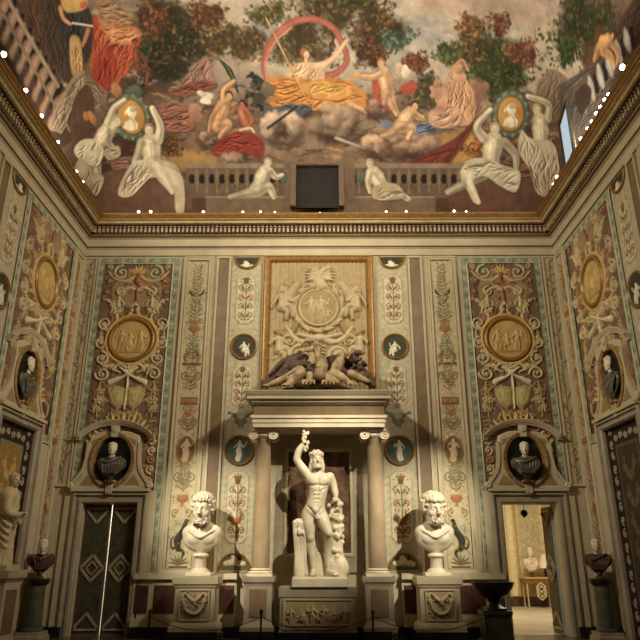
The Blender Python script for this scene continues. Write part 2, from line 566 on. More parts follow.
class Clay:
    def __init__(self, lo, hi, vox):
        self.lo = np.array(lo, float); self.vox = vox
        n = np.ceil((np.array(hi)-self.lo)/vox).astype(int)+1
        self.ax = [self.lo[i]+np.arange(n[i])*vox for i in range(3)]
        self.D = np.full(tuple(n), 0.5, np.float32)
    def _win(self, lo, hi):
        s = []
        for i in range(3):
            a = int(max(0, math.floor((lo[i]-self.lo[i])/self.vox)))
            b = int(min(len(self.ax[i]), math.ceil((hi[i]-self.lo[i])/self.vox)+1))
            if b <= a: return None, None
            s.append(slice(a, b))
        g = np.meshgrid(*[self.ax[i][s[i]] for i in range(3)], indexing='ij', sparse=True)
        return tuple(s), g
    def _mix(self, w, d, k, sub):
        D = self.D[w]
        d = d.astype(np.float32)
        if sub:
            d = -d
            if k > 0:
                h = np.clip(0.5+0.5*(d-D)/k, 0, 1)
                self.D[w] = D+(d-D)*h+k*h*(1-h)
            else:
                self.D[w] = np.maximum(D, d)
        else:
            if k > 0:
                h = np.clip(0.5+0.5*(D-d)/k, 0, 1)
                self.D[w] = D+(d-D)*h-k*h*(1-h)
            else:
                self.D[w] = np.minimum(D, d)
        return self
    def ell(self, c, r, k=0.0, rot=None, sub=False):
        c = np.array(c, float); r = np.array(r if not np.isscalar(r) else (r, r, r), float)
        m = r.max()+k+2*self.vox
        w, g = self._win(c-m, c+m)
        if w is None: return self
        X, Y, Z = g[0]-c[0], g[1]-c[1], g[2]-c[2]
        if rot is not None:
            R = _rotm(rot).T
            X, Y, Z = R[0, 0]*X+R[0, 1]*Y+R[0, 2]*Z, R[1, 0]*X+R[1, 1]*Y+R[1, 2]*Z, R[2, 0]*X+R[2, 1]*Y+R[2, 2]*Z
        k0 = np.sqrt((X/r[0])**2+(Y/r[1])**2+(Z/r[2])**2)
        k1 = np.sqrt((X/r[0]**2)**2+(Y/r[1]**2)**2+(Z/r[2]**2)**2)
        d = np.where(k1 > 1e-9, k0*(k0-1)/np.maximum(k1, 1e-9), -r.min())
        return self._mix(w, d, k, sub)
    def cap(self, p, q, r0, r1=None, k=0.0, sub=False):
        p = np.array(p, float); q = np.array(q, float); r1 = r0 if r1 is None else r1
        m = max(r0, r1)+k+2*self.vox
        w, g = self._win(np.minimum(p, q)-m, np.maximum(p, q)+m)
        if w is None: return self
        e = q-p; L = e@e+1e-12
        X, Y, Z = g[0]-p[0], g[1]-p[1], g[2]-p[2]
        t = np.clip((X*e[0]+Y*e[1]+Z*e[2])/L, 0, 1)
        d = np.sqrt((X-t*e[0])**2+(Y-t*e[1])**2+(Z-t*e[2])**2)-(r0+(r1-r0)*t)
        return self._mix(w, d, k, sub)
    def chain(self, P, R, k=0.0, sub=False, smooth=True):
        Q = catmull(P, 4) if smooth and len(P) > 2 else np.array(P, float)
        r = np.interp(np.linspace(0, 1, len(Q)), np.linspace(0, 1, len(R)), R) if not np.isscalar(R) else np.full(len(Q), R)
        for i in range(len(Q)-1):
            self.cap(Q[i], Q[i+1], r[i], r[i+1], k, sub)
        return self
    def box(self, c, hs, rad=0.0, k=0.0, rot=None, sub=False):
        c = np.array(c, float); hs = np.array(hs, float)
        m = np.linalg.norm(hs) if rot is not None else hs
        m = m+k+rad+2*self.vox
        w, g = self._win(c-m, c+m)
        if w is None: return self
        X, Y, Z = g[0]-c[0], g[1]-c[1], g[2]-c[2]
        if rot is not None:
            R = _rotm(rot).T
            X, Y, Z = R[0, 0]*X+R[0, 1]*Y+R[0, 2]*Z, R[1, 0]*X+R[1, 1]*Y+R[1, 2]*Z, R[2, 0]*X+R[2, 1]*Y+R[2, 2]*Z
        qx, qy, qz = np.abs(X)-hs[0]+rad, np.abs(Y)-hs[1]+rad, np.abs(Z)-hs[2]+rad
        d = np.sqrt(np.maximum(qx, 0)**2+np.maximum(qy, 0)**2+np.maximum(qz, 0)**2)+np.minimum(np.maximum(qx, np.maximum(qy, qz)), 0)-rad
        return self._mix(w, d, k, sub)
    def surface(self):
        D = self.D.copy()
        D[[0, -1]] = 0.5; D[:, [0, -1]] = 0.5; D[:, :, [0, -1]] = 0.5
        n = np.array(D.shape); ins = D < 0
        c = n-1
        sl = lambda o: tuple(slice(o[i], o[i]+c[i]) for i in range(3))
        cnt = np.zeros(c, np.int8)
        for o in np.ndindex(2, 2, 2):
            cnt += ins[sl(o)]
        act = (cnt > 0) & (cnt < 8)
        ids = np.argwhere(act)
        idx = np.full(c, -1, np.int64); idx[act] = np.arange(len(ids))
        sm = np.zeros((len(ids), 3)); nn = np.zeros(len(ids))
        for ax in range(3):
            o1, o2 = [x for x in range(3) if x != ax]
            for u in (0, 1):
                for v in (0, 1):
                    off = [0, 0, 0]; off[o1] = u; off[o2] = v
                    p = ids+off; q = p.copy(); q[:, ax] += 1
                    d0 = D[tuple(p.T)]; d1 = D[tuple(q.T)]
                    m = (d0 < 0) != (d1 < 0)
                    t = d0[m]/(d0[m]-d1[m])
                    pos = p[m].astype(float); pos[:, ax] += t
                    sm[m] += pos; nn[m] += 1
        V = self.lo+self.vox*(sm/nn[:, None])
        quads = []
        for ax in range(3):
            o1, o2 = [(1, 2), (2, 0), (0, 1)][ax]
            a = [slice(None)]*3; b = [slice(None)]*3
            a[ax] = slice(0, -1); b[ax] = slice(1, None)
            cr = np.argwhere(ins[tuple(a)] != ins[tuple(b)])
            ok = (cr[:, o1] > 0) & (cr[:, o2] > 0) & (cr[:, o1] < n[o1]-1) & (cr[:, o2] < n[o2]-1)
            cr = cr[ok]
            flip = ins[tuple(cr.T)]
            e1 = np.zeros(3, int); e1[o1] = 1; e2 = np.zeros(3, int); e2[o2] = 1
            q = np.stack([idx[tuple((cr-e1-e2).T)], idx[tuple((cr-e2).T)], idx[tuple(cr.T)], idx[tuple((cr-e1).T)]], 1)
            q[~flip] = q[~flip][:, ::-1]
            quads.append(q)
        F = np.vstack(quads)
        F = F[(F >= 0).all(1)]
        return V, F
    def build(self, name, m, parent=None, colors=None, origin=None, relax=1):
        V, F = self.surface()
        for _ in range(relax):
            s = np.zeros_like(V); n = np.zeros(len(V))
            for i in range(4):
                for j in (1, 3):
                    np.add.at(s, F[:, i], V[F[:, (i+j) % 4]]); np.add.at(n, F[:, i], 1)
            V = V*0.5+0.5*s/np.maximum(n, 1)[:, None]
        return mesh_obj(name, V, F, m, parent, True, colors(V) if colors else None, origin)

# ------------------------------------------------------------------ heads (unit = chin to crown)
def add_head(c, o, s, yaw=0.0, tilt=0.0, hair='curls', beard=0, seed=1, neck=True, curl=0.075):
    """o = chin point, s = head height; the face looks along -Y turned by yaw"""
    R = _rotm((tilt, 0, yaw)); o = np.array(o, float)
    P = lambda x, y, z: o+s*(R @ np.array([x, y, z], float))
    rot = (tilt, 0, yaw)
    E = lambda p, r, k=0.0, sub=False, rr=None: c.ell(P(*p), np.array(r)*s, k*s, rot if rr is None else rr, sub)
    Cc = lambda p, q, r0, r1=None, k=0.0, sub=False: c.cap(P(*p), P(*q), r0*s, (r1 if r1 is not None else r0)*s, k*s, sub)
    if neck:
        Cc((0, .10, .28), (0, .14, -.40), .20, .25, .05)
        Cc((-.20, .06, .26), (-.05, -.06, -.36), .06, .05, .06); Cc((.20, .06, .26), (.05, -.06, -.36), .06, .05, .06)
    E((0, .06, .63), (.335, .41, .37))
    E((0, -.10, .40), (.275, .29, .36), .07)
    E((0, -.20, .13), (.19, .17, .13), .09)
    E((0, -.335, .055), (.085, .07, .06), .05)
    for x in (-1, 1):
        E((x*.165, -.265, .345), (.095, .085, .10), .06)
        E((x*.235, -.08, .20), (.05, .14, .10), .06)
    E((0, -.335, .62), (.20, .05, .10), .06)
    for x in (-1, 1):
        E((x*.132, -.415, .478), (.092, .088, .058), .03, True)
    for x in (-1, 1):
        E((x*.128, -.315, .470), (.068, .06, .050), .012)
        Cc((x*.055, -.378, .500), (x*.195, -.325, .497), .018, .014, .012)
        Cc((x*.060, -.360, .437), (x*.185, -.322, .440), .014, .011, .012)
        Cc((x*.045, -.400, .552), (x*.200, -.330, .548), .034, .018, .03)
    Cc((0, -.385, .54), (0, -.505, .335), .040, .058, .025)
    for x in (-1, 1):
        E((x*.055, -.43, .318), (.040, .055, .036), .015)
    E((0, -.375, .255), (.12, .05, .05), .03)
    Cc((-.085, -.385, .215), (.085, -.385, .215), .026, None, .012)
    Cc((0, -.41, .218), (0, -.41, .218), .028, None, .02)
    Cc((-.070, -.385, .165), (.070, -.385, .165), .032, None, .015)
    Cc((-.105, -.425, .192), (.105, -.425, .192), .012, None, .01, True)
    for x in (-1, 1):
        E((x*.325, .045, .43), (.035, .085, .125), .02)
        E((x*.352, .03, .44), (.018, .045, .075), .01, True)
    r = random.Random(seed)
    if hair == 'curls':
        E((0, .08, .66), (.335, .40, .35), .02)
        n = 190
        for i in range(n):
            z = 1-1.15*(i+.5)/n; t = i*2.39996
            q = math.sqrt(max(0, 1-z*z))
            x, y = q*math.cos(t), q*math.sin(t)
            pz = .66+.36*z
            if y < -.25 and pz < .80: continue
            if y < .12 and pz < .58: continue
            if pz < .30: continue
            m = r.uniform(.8, 1.2)
            E((x*.345, .08+y*.415, pz), (curl*m, curl*m, curl*m*.8), .008)
            if i % 2: E((x*.345+.3*curl, .08+y*.415-.5*curl, pz+.4*curl), (curl*.30,)*3, .01, True)
        for row, (zz, nn, w) in enumerate(((.745, 9, .84), (.815, 8, .8))):
            for i in range(nn):
                t = -1.2+2.4*(i+.5*row)/(nn-1)
                m = curl*w*r.uniform(.85, 1.15)
                E((.325*math.sin(t), .05-.455*math.cos(t)+.03*row, zz+.025*r.uniform(-1, 1)), (m*.85, m, m*1.05), .006)
                E((.335*math.sin(t+.13), .03-.50*math.cos(t+.13), zz+.02), (m*.26, m*.5, m*.5), .008, True)
        for x in (-1, 1):
            for z in (.70, .61, .53, .46):
                E((x*.345, -.10+.05*r.random(), z), (curl*.85,)*3, .01)
                E((x*.37, .03, z+.03), (curl*.95,)*3, .01)
            E((x*.30, -.20, .60), (curl*.6,)*3, .012)
    elif hair == 'cap':
        E((0, .09, .68), (.35, .41, .345), .02)
        for i in range(7):
            t = -1.1+2.2*i/6
            Cc((.30*math.sin(t), .05-.40*math.cos(t), .86), (.325*math.sin(t), .02-.41*math.cos(t), .745), .05, .035, .02)
    elif hair == 'wreath':
        E((0, .09, .66), (.34, .40, .345), .02)
        for i in range(30):
            t = 2*PI*i/30
            m = r.uniform(.75, 1.2)
            E((.36*math.sin(t), .06-.44*math.cos(t), .76+.03*(-1)**i), (.075*m, .075*m, .10*m), .006)
            E((.40*math.sin(t+.1), .06-.49*math.cos(t+.1), .76), (.028, .028, .05), .008, True)
        for i in range(40):
            z = r.uniform(.05, .95); t = r.uniform(0, 2*PI); q = math.sqrt(1-z*z)
            E((.35*q*math.cos(t), .09+.40*q*math.sin(t), .68+.34*z), (.055,)*3, .01)
        for x in (-1, 1):
            for z in (.62, .50, .38, .26):
                E((x*(.31+.03*r.random()), -.02, z), (.065, .09, .075), .012)
    if beard:
        for i in range(95*beard):
            t = r.uniform(-1.45, 1.45); z = r.uniform(-.05 if beard > 1 else .015, .36)
            if abs(t) < .45 and z > .125: continue
            if abs(t) < .85 and z > .20: continue
            if abs(t) < 1.15 and z > .28: continue
            k = .20+.13*math.cos(t)
            E((.262*math.sin(t), -.07-k*math.cos(t)*1.0, z), (r.uniform(.028, .04)+.008*(beard-1),)*3, .012)
        for x in (-1, 1):
            Cc((x*.015, -.425, .262), (x*.10, -.395, .235), .024, .02, .012)
            Cc((x*.10, -.395, .235), (x*.135, -.34, .15), .024, .024, .012)
    return P

# ------------------------------------------------------------------ common materials
M_PAINT = mat_paint('painted plaster')
M_STUCCO = mat_paint('stucco', 0.7, 0.16, 7.0)
M_CREAM = mat('cream stone', (194, 181, 150), 0.55, (181, 166, 134), 3.0, detail=8)
M_GREY = mat('grey veined marble', (168, 157, 134), 0.4, (144, 132, 110), 2.6, detail=9)
M_WHITE = mat('white marble', (228, 216, 190), 0.42, (208, 194, 164), 2.5, detail=8)
M_GILT = mat('gilding', (158, 120, 62), 0.42, (128, 92, 44), 14.0, 0.15, 0.3)
M_DARKLINE = mat('brown fillet', (96, 62, 44), 0.6)
M_MAUVE = mat('mauve marble', (132, 110, 80), 0.42, (112, 91, 65), 3.0, detail=9)
M_PURPLE = mat('porphyry', (92, 60, 48), 0.35, (66, 42, 34), 9.0, detail=9)
M_BLACK = mat('dark green marble', (44, 42, 36), 0.32, (24, 24, 22), 5.0, detail=9)
M_BRONZE = mat('dark bronze', (64, 52, 38), 0.4, (38, 32, 26), 9.0, metal=0.5)
M_PINK = mat('pinkish column marble', (166, 147, 118), 0.3, (146, 125, 97), 4.0, detail=10, stretch=(1, 1, .5))
M_BRECCIA = mat('breccia marble', (128, 98, 76), 0.32, (44, 30, 26), 5.5, detail=10)
M_BULB = mat_glow('lamp glass', (255, 240, 214), 12.0)

# ------------------------------------------------------------------ floor and walls
fl = MB().box(-6.4, 6.4, -17, 0.4, -0.2, 0.0)
tag(fl.build('floor', mat('floor marble', (92, 80, 66), 0.25, (58, 50, 42), 1.2)), kind='structure')
wb = MB()
for x0, x1, z0, z1 in ((-6.4, -5.25, 0, 9.6), (-5.25, -4.05, 2.68, 9.6), (-4.05, 4.05, 0, 9.6), (4.05, 5.25, 2.68, 9.6), (5.25, 6.4, 0, 9.6)):
    wb.box(x0, x1, 0.0, 0.4, z0, z1)
tag(wb.build('wall_back', M_CREAM), kind='structure')
for nm, s in (('wall_left', -1), ('wall_right', 1)):
    w = MB()
    for y0, y1, z0, z1 in ((-17, -2.95, 0, 9.6), (-2.95, -1.35, 4.05, 9.6), (-1.35, 0.0, 0, 9.6)):
        w.box(min(s*6.0, s*6.5), max(s*6.0, s*6.5), y0, y1, z0, z1)
    w.box(min(s*6.4, s*6.5), max(s*6.4, s*6.5), -2.95, -1.35, 0, 4.05)
    tag(w.build(nm, M_CREAM), kind='structure')

# ------------------------------------------------------------------ the entablature running round the room
def u_sweep(mb, prof, y_end=-17.0):
    rings = []
    for h, z in prof:
        rings.append([(-A+h, y_end, z), (-A+h, -h, z), (A-h, -h, z), (A-h, y_end, z)])
    mb.loops(rings, closed=False)
corn = MB()
u_sweep(corn, [(0, 8.76), (.05, 8.76), (.05, 8.93), (.08, 8.95), (.08, 9.20), (.13, 9.225), (.13, 9.235)])
co = tag(corn.build('trim_1', M_CREAM), kind='structure')
q = MB(); u_sweep(q, [(.052, 8.965), (.10, 8.965), (.10, 9.0), (.052, 9.0)])
u_sweep(q, [(.13, 9.23), (.165, 9.235), (.165, 9.262), (.13, 9.27)])
q.build('fillet', M_DARKLINE, co)
q = MB(); u_sweep(q, [(.05, 9.262), (.12, 9.262), (.165, 9.30), (.17, 9.305)])
q.build('cove_moulding', mat('olive tan stone', (168, 146, 104), .6), co)
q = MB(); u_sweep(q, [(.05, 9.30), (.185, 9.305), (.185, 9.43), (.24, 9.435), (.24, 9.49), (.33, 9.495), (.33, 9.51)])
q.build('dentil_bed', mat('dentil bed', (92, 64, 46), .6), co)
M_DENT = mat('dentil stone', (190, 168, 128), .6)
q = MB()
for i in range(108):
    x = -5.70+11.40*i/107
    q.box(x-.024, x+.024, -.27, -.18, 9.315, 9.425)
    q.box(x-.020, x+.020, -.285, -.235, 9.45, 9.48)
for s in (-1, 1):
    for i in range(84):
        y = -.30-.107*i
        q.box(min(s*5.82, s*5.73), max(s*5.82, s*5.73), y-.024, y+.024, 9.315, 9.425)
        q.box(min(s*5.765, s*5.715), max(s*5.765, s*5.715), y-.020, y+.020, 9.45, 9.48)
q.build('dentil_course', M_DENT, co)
q = MB(); u_sweep(q, [(.33, 9.51), (.375, 9.515), (.40, 9.56), (.47, 9.575), (.47, 9.59)])
q.build('corona', mat('corona stone', (196, 172, 124), .6), co)
q = MB(); u_sweep(q, [(.47, 9.59), (.50, 9.60), (.53, 9.64), (.545, 9.645), (.545, 9.665)])
q.build('gilded_moulding', M_GILT, co)
q = MB(); u_sweep(q, [(.545, 9.665), (.56, 9.668), (.56, 9.705), (.50, 9.71), (-.02, 9.715)])
q.build('ledge', M_GILT, co)

# ------------------------------------------------------------------ the painted vault
ZC, HV, PV, YC, BV = 9.62, 5.5, 2.4, -8.5, 8.5
def zv(x, y):
    u = np.clip(1-np.abs(np.asarray(x)/A)**PV, 0, 1)**.5
    v = np.clip(1-np.abs((np.asarray(y)-YC)/BV)**PV, 0, 1)**.5
    return ZC+HV*u*v

class Fresco:
    def __init__(self):
        n = 740
        self.x = A*np.sin(np.linspace(-PI/2, PI/2, n))
        t = np.linspace(1, 0, 340)
        y1 = -6.5*t*t
        self.y = np.concatenate([np.linspace(-17, -6.6, 36), y1])
        self.X, self.Y = np.meshgrid(self.x, self.y)
        self.Z = zv(self.X, self.Y)
        self.C = np.tile(np.array(S((150, 130, 108))), self.X.shape+(1,))
        self.rn = np.random.default_rng(11)
        self.cache = {}
    def hit(self, px, py):
        k = (round(px, 2), round(py, 2))
        if k in self.cache: return self.cache[k]
        d = _fw*FPX+_rt*(px-320)+_up*(320-py); d = d/np.linalg.norm(d)
        t = np.linspace(8, 24, 2400); P = CAM+t[:, None]*d
        out = (np.abs(P[:, 0]) > A) | (P[:, 1] > 0) | (P[:, 2] > zv(P[:, 0], P[:, 1]))
        out &= P[:, 2] > ZC-2
        i = max(1, int(np.argmax(out)))
        p = P[i].copy(); p[2] = max(p[2], ZC)
        self.cache[k] = p
        return p
    def frame(self, pts, r_px):
        Q = np.array([self.hit(*p) for p in pts])
        c = Q.mean(0)
        cx = np.clip(c[0], -A+.02, A-.02); cy = min(c[1], -.02)
        e = .01
        gx = (zv(cx+e, cy)-zv(cx-e, cy))/(2*e); gy = (zv(cx, cy+e)-zv(cx, cy-e))/(2*e)
        n = np.array([-gx, -gy, 1.0]); n /= np.linalg.norm(n)
        view = c-CAM; dist = float(view @ _fw)
        r = _rt-n*(_rt @ n); r /= np.linalg.norm(r)
        u = np.cross(r, n); u = -u if u[2] < 0 else u
        m = dist/FPX
        rad = r_px*m*1.15+.03
        lo = Q.min(0)-rad*1.6; hi = Q.max(0)+rad*1.6
        i0, i1 = np.searchsorted(self.x, [lo[0], hi[0]]); j0, j1 = np.searchsorted(self.y, [lo[1], hi[1]])
        w = (slice(max(0, j0-1), j1+1), slice(max(0, i0-1), i1+1))
        dX, dY, dZ = self.X[w]-c[0], self.Y[w]-c[1], self.Z[w]-c[2]
        U = dX*r[0]+dY*r[1]+dZ*r[2]; Vv = dX*u[0]+dY*u[1]+dZ*u[2]; N = np.abs(dX*n[0]+dY*n[1]+dZ*n[2])
        P2 = np.stack([(Q-c) @ r, (Q-c) @ u], 1)
        ok = N < (np.ptp(P2, axis=0).max()*.5+rad+.35)
        return w, U, Vv, ok, P2, m
    @staticmethod
    def wob(U, V, f, seed=0.0):
        return (np.sin(U*f*1.7+V*f*.9+seed)+np.sin(U*f*.8-V*f*2.1+seed*1.7)+np.sin(U*f*3.1+V*f*2.7+seed*.6)*.6)/2.6
    def lay(self, w, al, col, mod=None):
        C = self.C[w]; c = np.array(S(col))
        c = c if mod is None else c*np.clip(mod, .25, 1.9)[..., None]
        C += (c-C)*al[..., None]
    def chain(self, pts, r, col, lit=.35, soft=.25, al=1.0, jag=0.0, smooth=True):
        P = catmull(pts, 5) if smooth and len(pts) > 2 else np.array(pts, float)
        rr = np.full(len(P), r) if np.isscalar(r) else np.interp(np.linspace(0, 1, len(P)), np.linspace(0, 1, len(r)), r)
        w, U, V, ok, Q, m = self.frame(P, rr.max())
        if U.size == 0: return self
        if jag:
            U = U+jag*m*self.wob(U, V, 3/m/10, P[0][0]); V = V+jag*m*self.wob(V, U, 3/m/10, P[0][1])
        d, rad = k_chain(U, V, Q, rr*m)
        a = np.clip((1-d)/max(soft, .02)/1.0, 0, 1)*ok*al
        mod = 1+lit*(.45-d)
        self.lay(w, a, col, mod)
        return self
    def ell(self, c, rx, ry, col, rot=0.0, soft=.25, lit=.2, al=1.0, jag=0.0):
        w, U, V, ok, Q, m = self.frame([c], max(rx, ry))
        if U.size == 0: return self
        if jag:
            U = U+jag*m*self.wob(U, V, .35/m, c[0]); V = V+jag*m*self.wob(V, U, .35/m, c[1])
        cs, sn = math.cos(rot), math.sin(rot)
        X, Y = (U*cs+V*sn)/(rx*m), (-U*sn+V*cs)/(ry*m)
        d = np.hypot(X, Y)
        a = np.clip((1-d)/max(soft, .02), 0, 1)*ok*al
        self.lay(w, a, col, 1+lit*(Y*.8-X*.4))
        return self
    def poly(self, pts, col, soft=1.2, folds=0.0, fdir=0.0, fk=.55, jag=0.0, al=1.0, curve=True):
        P = catmull(pts, 4, closed=True) if curve else np.array(pts, float)
        w, U, V, ok, Q, m = self.frame(P, 3)
        if U.size == 0: return self
        if jag:
            U = U+jag*m*self.wob(U, V, .3/m, P[0][0]); V = V+jag*m*self.wob(V, U, .3/m, P[0][1])
        d = k_poly(U, V, Q)/m
        a = np.clip(-d/soft+.5, 0, 1)*ok*al
        if folds:
            E = self.frame([(x+1.3, y+1.6) for x, y in P], 3)
            if E[1].size:
                d2 = k_poly(E[1], E[2], E[4])/m
                self.lay(E[0], np.clip(-d2/2.5+.3, 0, 1)*E[3]*.6, (58, 40, 32))
        mod = None
        if folds:
            mod = 1+folds*.5*self.wob(U, V, .10/m, P[0][1])
        self.lay(w, a, col, mod)
        if folds:
            pp = np.array(P); lo, hi = pp.min(0), pp.max(0)
            R = random.Random(int(P[0][0]*31+P[0][1]*17))
            n = int(3+(hi-lo).prod()/60)
            dx, dy = math.cos(fdir), -math.sin(fdir)
            size = float(np.hypot(*(hi-lo)))
            for i in range(n*3):
                x, y = R.uniform(lo[0], hi[0]), R.uniform(lo[1], hi[1])
                L = size*R.uniform(.16, .36); t = R.uniform(-.45, .45)
                ex, ey = dx*math.cos(t)-dy*math.sin(t), dx*math.sin(t)+dy*math.cos(t)
                kx, ky = -ey*L*R.uniform(-.22, .22), ex*L*R.uniform(-.22, .22)
                Q3 = [(x-ex*L/2, y-ey*L/2), (x+kx, y+ky), (x+ex*L/2, y+ey*L/2)]
                ok3 = k_poly(np.array([q[0] for q in Q3]), np.array([q[1] for q in Q3]), pp) < -.7
                if not ok3.all(): continue
                k = .5 if folds > .15 else .68
                wd = R.uniform(.8, 1.7)
                self.chain(Q3, [wd*.4, wd, wd*.3], tuple(v*k for v in col), 0, .9, .75)
                Q4 = [(q[0]-ey*wd*1.3, q[1]+ex*wd*1.3) for q in Q3]
                self.chain(Q4, [wd*.4, wd, wd*.3], tuple(min(250, v*1.22) for v in col), 0, .9, .7)
        return self
    def foliage(self, c, rx, ry, cols, n, r=(2.2, 4.5), seed=0):
        R = random.Random(seed)
        mean = tuple(sum(k[j] for k in cols)/len(cols)*.74 for j in range(3))
        for i in range(12):
            t = R.uniform(0, 2*PI); q = R.uniform(.1, .7)
            self.ell((c[0]+rx*q*math.cos(t), c[1]+ry*q*math.sin(t)), rx*.55, ry*.55, mean, R.uniform(0, 3), .6, .3, .9, jag=4)
        n = int(n*2.6)
        for i in range(n):
            t = R.uniform(0, 2*PI); q = math.sqrt(R.random())
            k = 1+.28*math.sin(3*t+seed)+.18*math.sin(5*t+2*seed)
            p = (c[0]+rx*q*k*math.cos(t), c[1]+ry*q*k*math.sin(t))
            if p[1] < -40: continue
            s = R.uniform(*r)*.72
            col = cols[int(R.random()*len(cols))]
            f = R.uniform(.62, 1.3)
            self.ell(p, s, s*R.uniform(.45, .8), tuple(min(255, v*f) for v in col), R.uniform(0, 3), .5, .3, .85, jag=1.2)
        return self
    def cloud(self, c, rx, ry, col, dark, n=9, seed=0):
        R = random.Random(seed)
        self.ell(c, rx, ry, tuple(v*.78 for v in dark), 0, .4, .3, .97, jag=2.5)
        self.ell((c[0]+1, c[1]+ry*.45), rx*.8, ry*.5, tuple(v*.6 for v in dark), 0, .8, .2, .8, jag=2.5)
        n = int(n*1.5)
        for i in range(n):
            t = R.uniform(0, 2*PI); q = R.uniform(.15, .72)
            p = (c[0]+rx*q*math.cos(t), c[1]-ry*.25+ry*.85*q*math.sin(t)); s = R.uniform(.26, .46)*ry
            f = R.uniform(.86, 1.08)*(1-.22*math.sin(t)*q)
            self.ell((p[0]+1, p[1]+1.5), s*1.4, s*1.05, tuple(v*.8 for v in dark), 0, .6, .2, .6, jag=1.5)
            self.ell(p, s*1.35, s, tuple(min(255, v*f) for v in col), R.uniform(-.4, .4), .6, .6, .85, jag=1.5)
        return self
    def body(self, J, col, s=1.0, hair=(80, 52, 34), lit=.75):
        """J: dict of joint pixels: head, neck, hip and limb lists"""
        n_, h_ = J['neck'], J['hip']
        self.chain([n_, h_], s*7.2, (70, 48, 36), 0, .6, .55)
        for k in ('arm', 'leg', 'armb', 'legb'):
            if k in J: self.chain(J[k], [s*5.4, s*3.6], (70, 48, 36), 0, .6, .5)
        for k in ('armb', 'legb'):
            if k in J: self.chain(J[k], [s*(3.5 if k[0] == 'a' else 5.4), s*(2.0 if k[0] == 'a' else 2.5)], tuple(v*.86 for v in col), lit)
        n, h = np.array(J['neck'], float), np.array(J['hip'], float)
        self.chain([n+(h-n)*.12, n+(h-n)*.4, n+(h-n)*.75, h], [s*5.8, s*6.8, s*5.6, s*6.4], col, lit, .22)
        mx, my = n+(h-n)*.42
        self.chain([n+(h-n)*.2, n+(h-n)*.9], s*.8, tuple(v*.72 for v in col), 0, .9, .6)
        self.ell((mx-s*2.6, my-s), s*2.6, s*2.2, tuple(min(250, v*1.12) for v in col), 0, .8, 0, .6); self.ell((mx+s*2.4, my-s), s*2.4, s*2.1, tuple(min(250, v*1.06) for v in col), 0, .8, 0, .6)
        for k in ('leg', 'arm'):
            if k in J: self.chain(J[k], [s*(3.5 if k[0] == 'a' else 5.6), s*(2.0 if k[0] == 'a' else 2.6)], col, lit)
        for k, r0, r1 in (('armb', 3.5, 2.0), ('legb', 5.4, 2.5), ('leg', 5.6, 2.6), ('arm', 3.5, 2.0)):
            if k in J:
                o = s*(1.0 if k[0] == 'a' else 1.7)
                self.chain([(x+o*.8, y+o*.7) for x, y in J[k]], [s*r0*.72, s*r1*.6], tuple(v*.6 for v in col), 0, .95, .7)
        self.chain([(n[0]+s*3, n[1]+s*3), (h[0]+s*3, h[1]+s)], s*3.4, tuple(v*.62 for v in col), 0, .95, .65)
        hd = J['head']
        self.ell((hd[0], hd[1]-s*.9), s*3.7, s*3.9, hair, 0, .25, .3)
        self.ell((hd[0]+J.get('look', 0)*s, hd[1]+s*.6), s*2.7, s*3.3, col, 0, .3, .2); self.chain([(hd[0]-s*1.4, hd[1]), (hd[0]+s*1.4, hd[1])], s*.5, tuple(v*.55 for v in col), 0, .8, .7); self.ell((hd[0]+s*.2, hd[1]+s*2.1), s*1.0, s*.45, (130, 70, 54), 0, .7, 0, .6); self.chain([(hd[0]+s*.3, hd[1]), (hd[0]+s*.5, hd[1]+s*1.3)], s*.5, tuple(v*.75 for v in col), 0, .8, .6)
        self.chain([hd, J['neck']], s*1.7, tuple(v*.93 for v in col), .2)
        return self
    def build(self):
        ny, nx = self.X.shape
        i = np.arange(ny*nx).reshape(ny, nx)
        Fq = np.stack([i[:-1, :-1], i[:-1, 1:], i[1:, 1:], i[1:, :-1]], -1).reshape(-1, 4)
        V = np.stack([self.X, self.Y, self.Z], -1).reshape(-1, 3)
        C = np.clip(self.C, 0, 1)
        fine = self.wob(self.X, self.Y+self.Z*.8, 17, 1.0)*.05+self.wob(self.Y-self.Z, self.X, 31, 2.0)*.05+self.wob(self.X+self.Z, self.Y, 6.3, 3.0)*.07
        C = C*(1+fine[..., None])
        lum = C.mean(-1, keepdims=True)
        C = lum+(C-lum)*.78
        self.C = .84*C**1.22
        return mesh_obj('ceiling', V, Fq, mat_paint('fresco', .8, .25, 3.5, .15), None, True, np.clip(self.C.reshape(-1, 3), 0, 1))

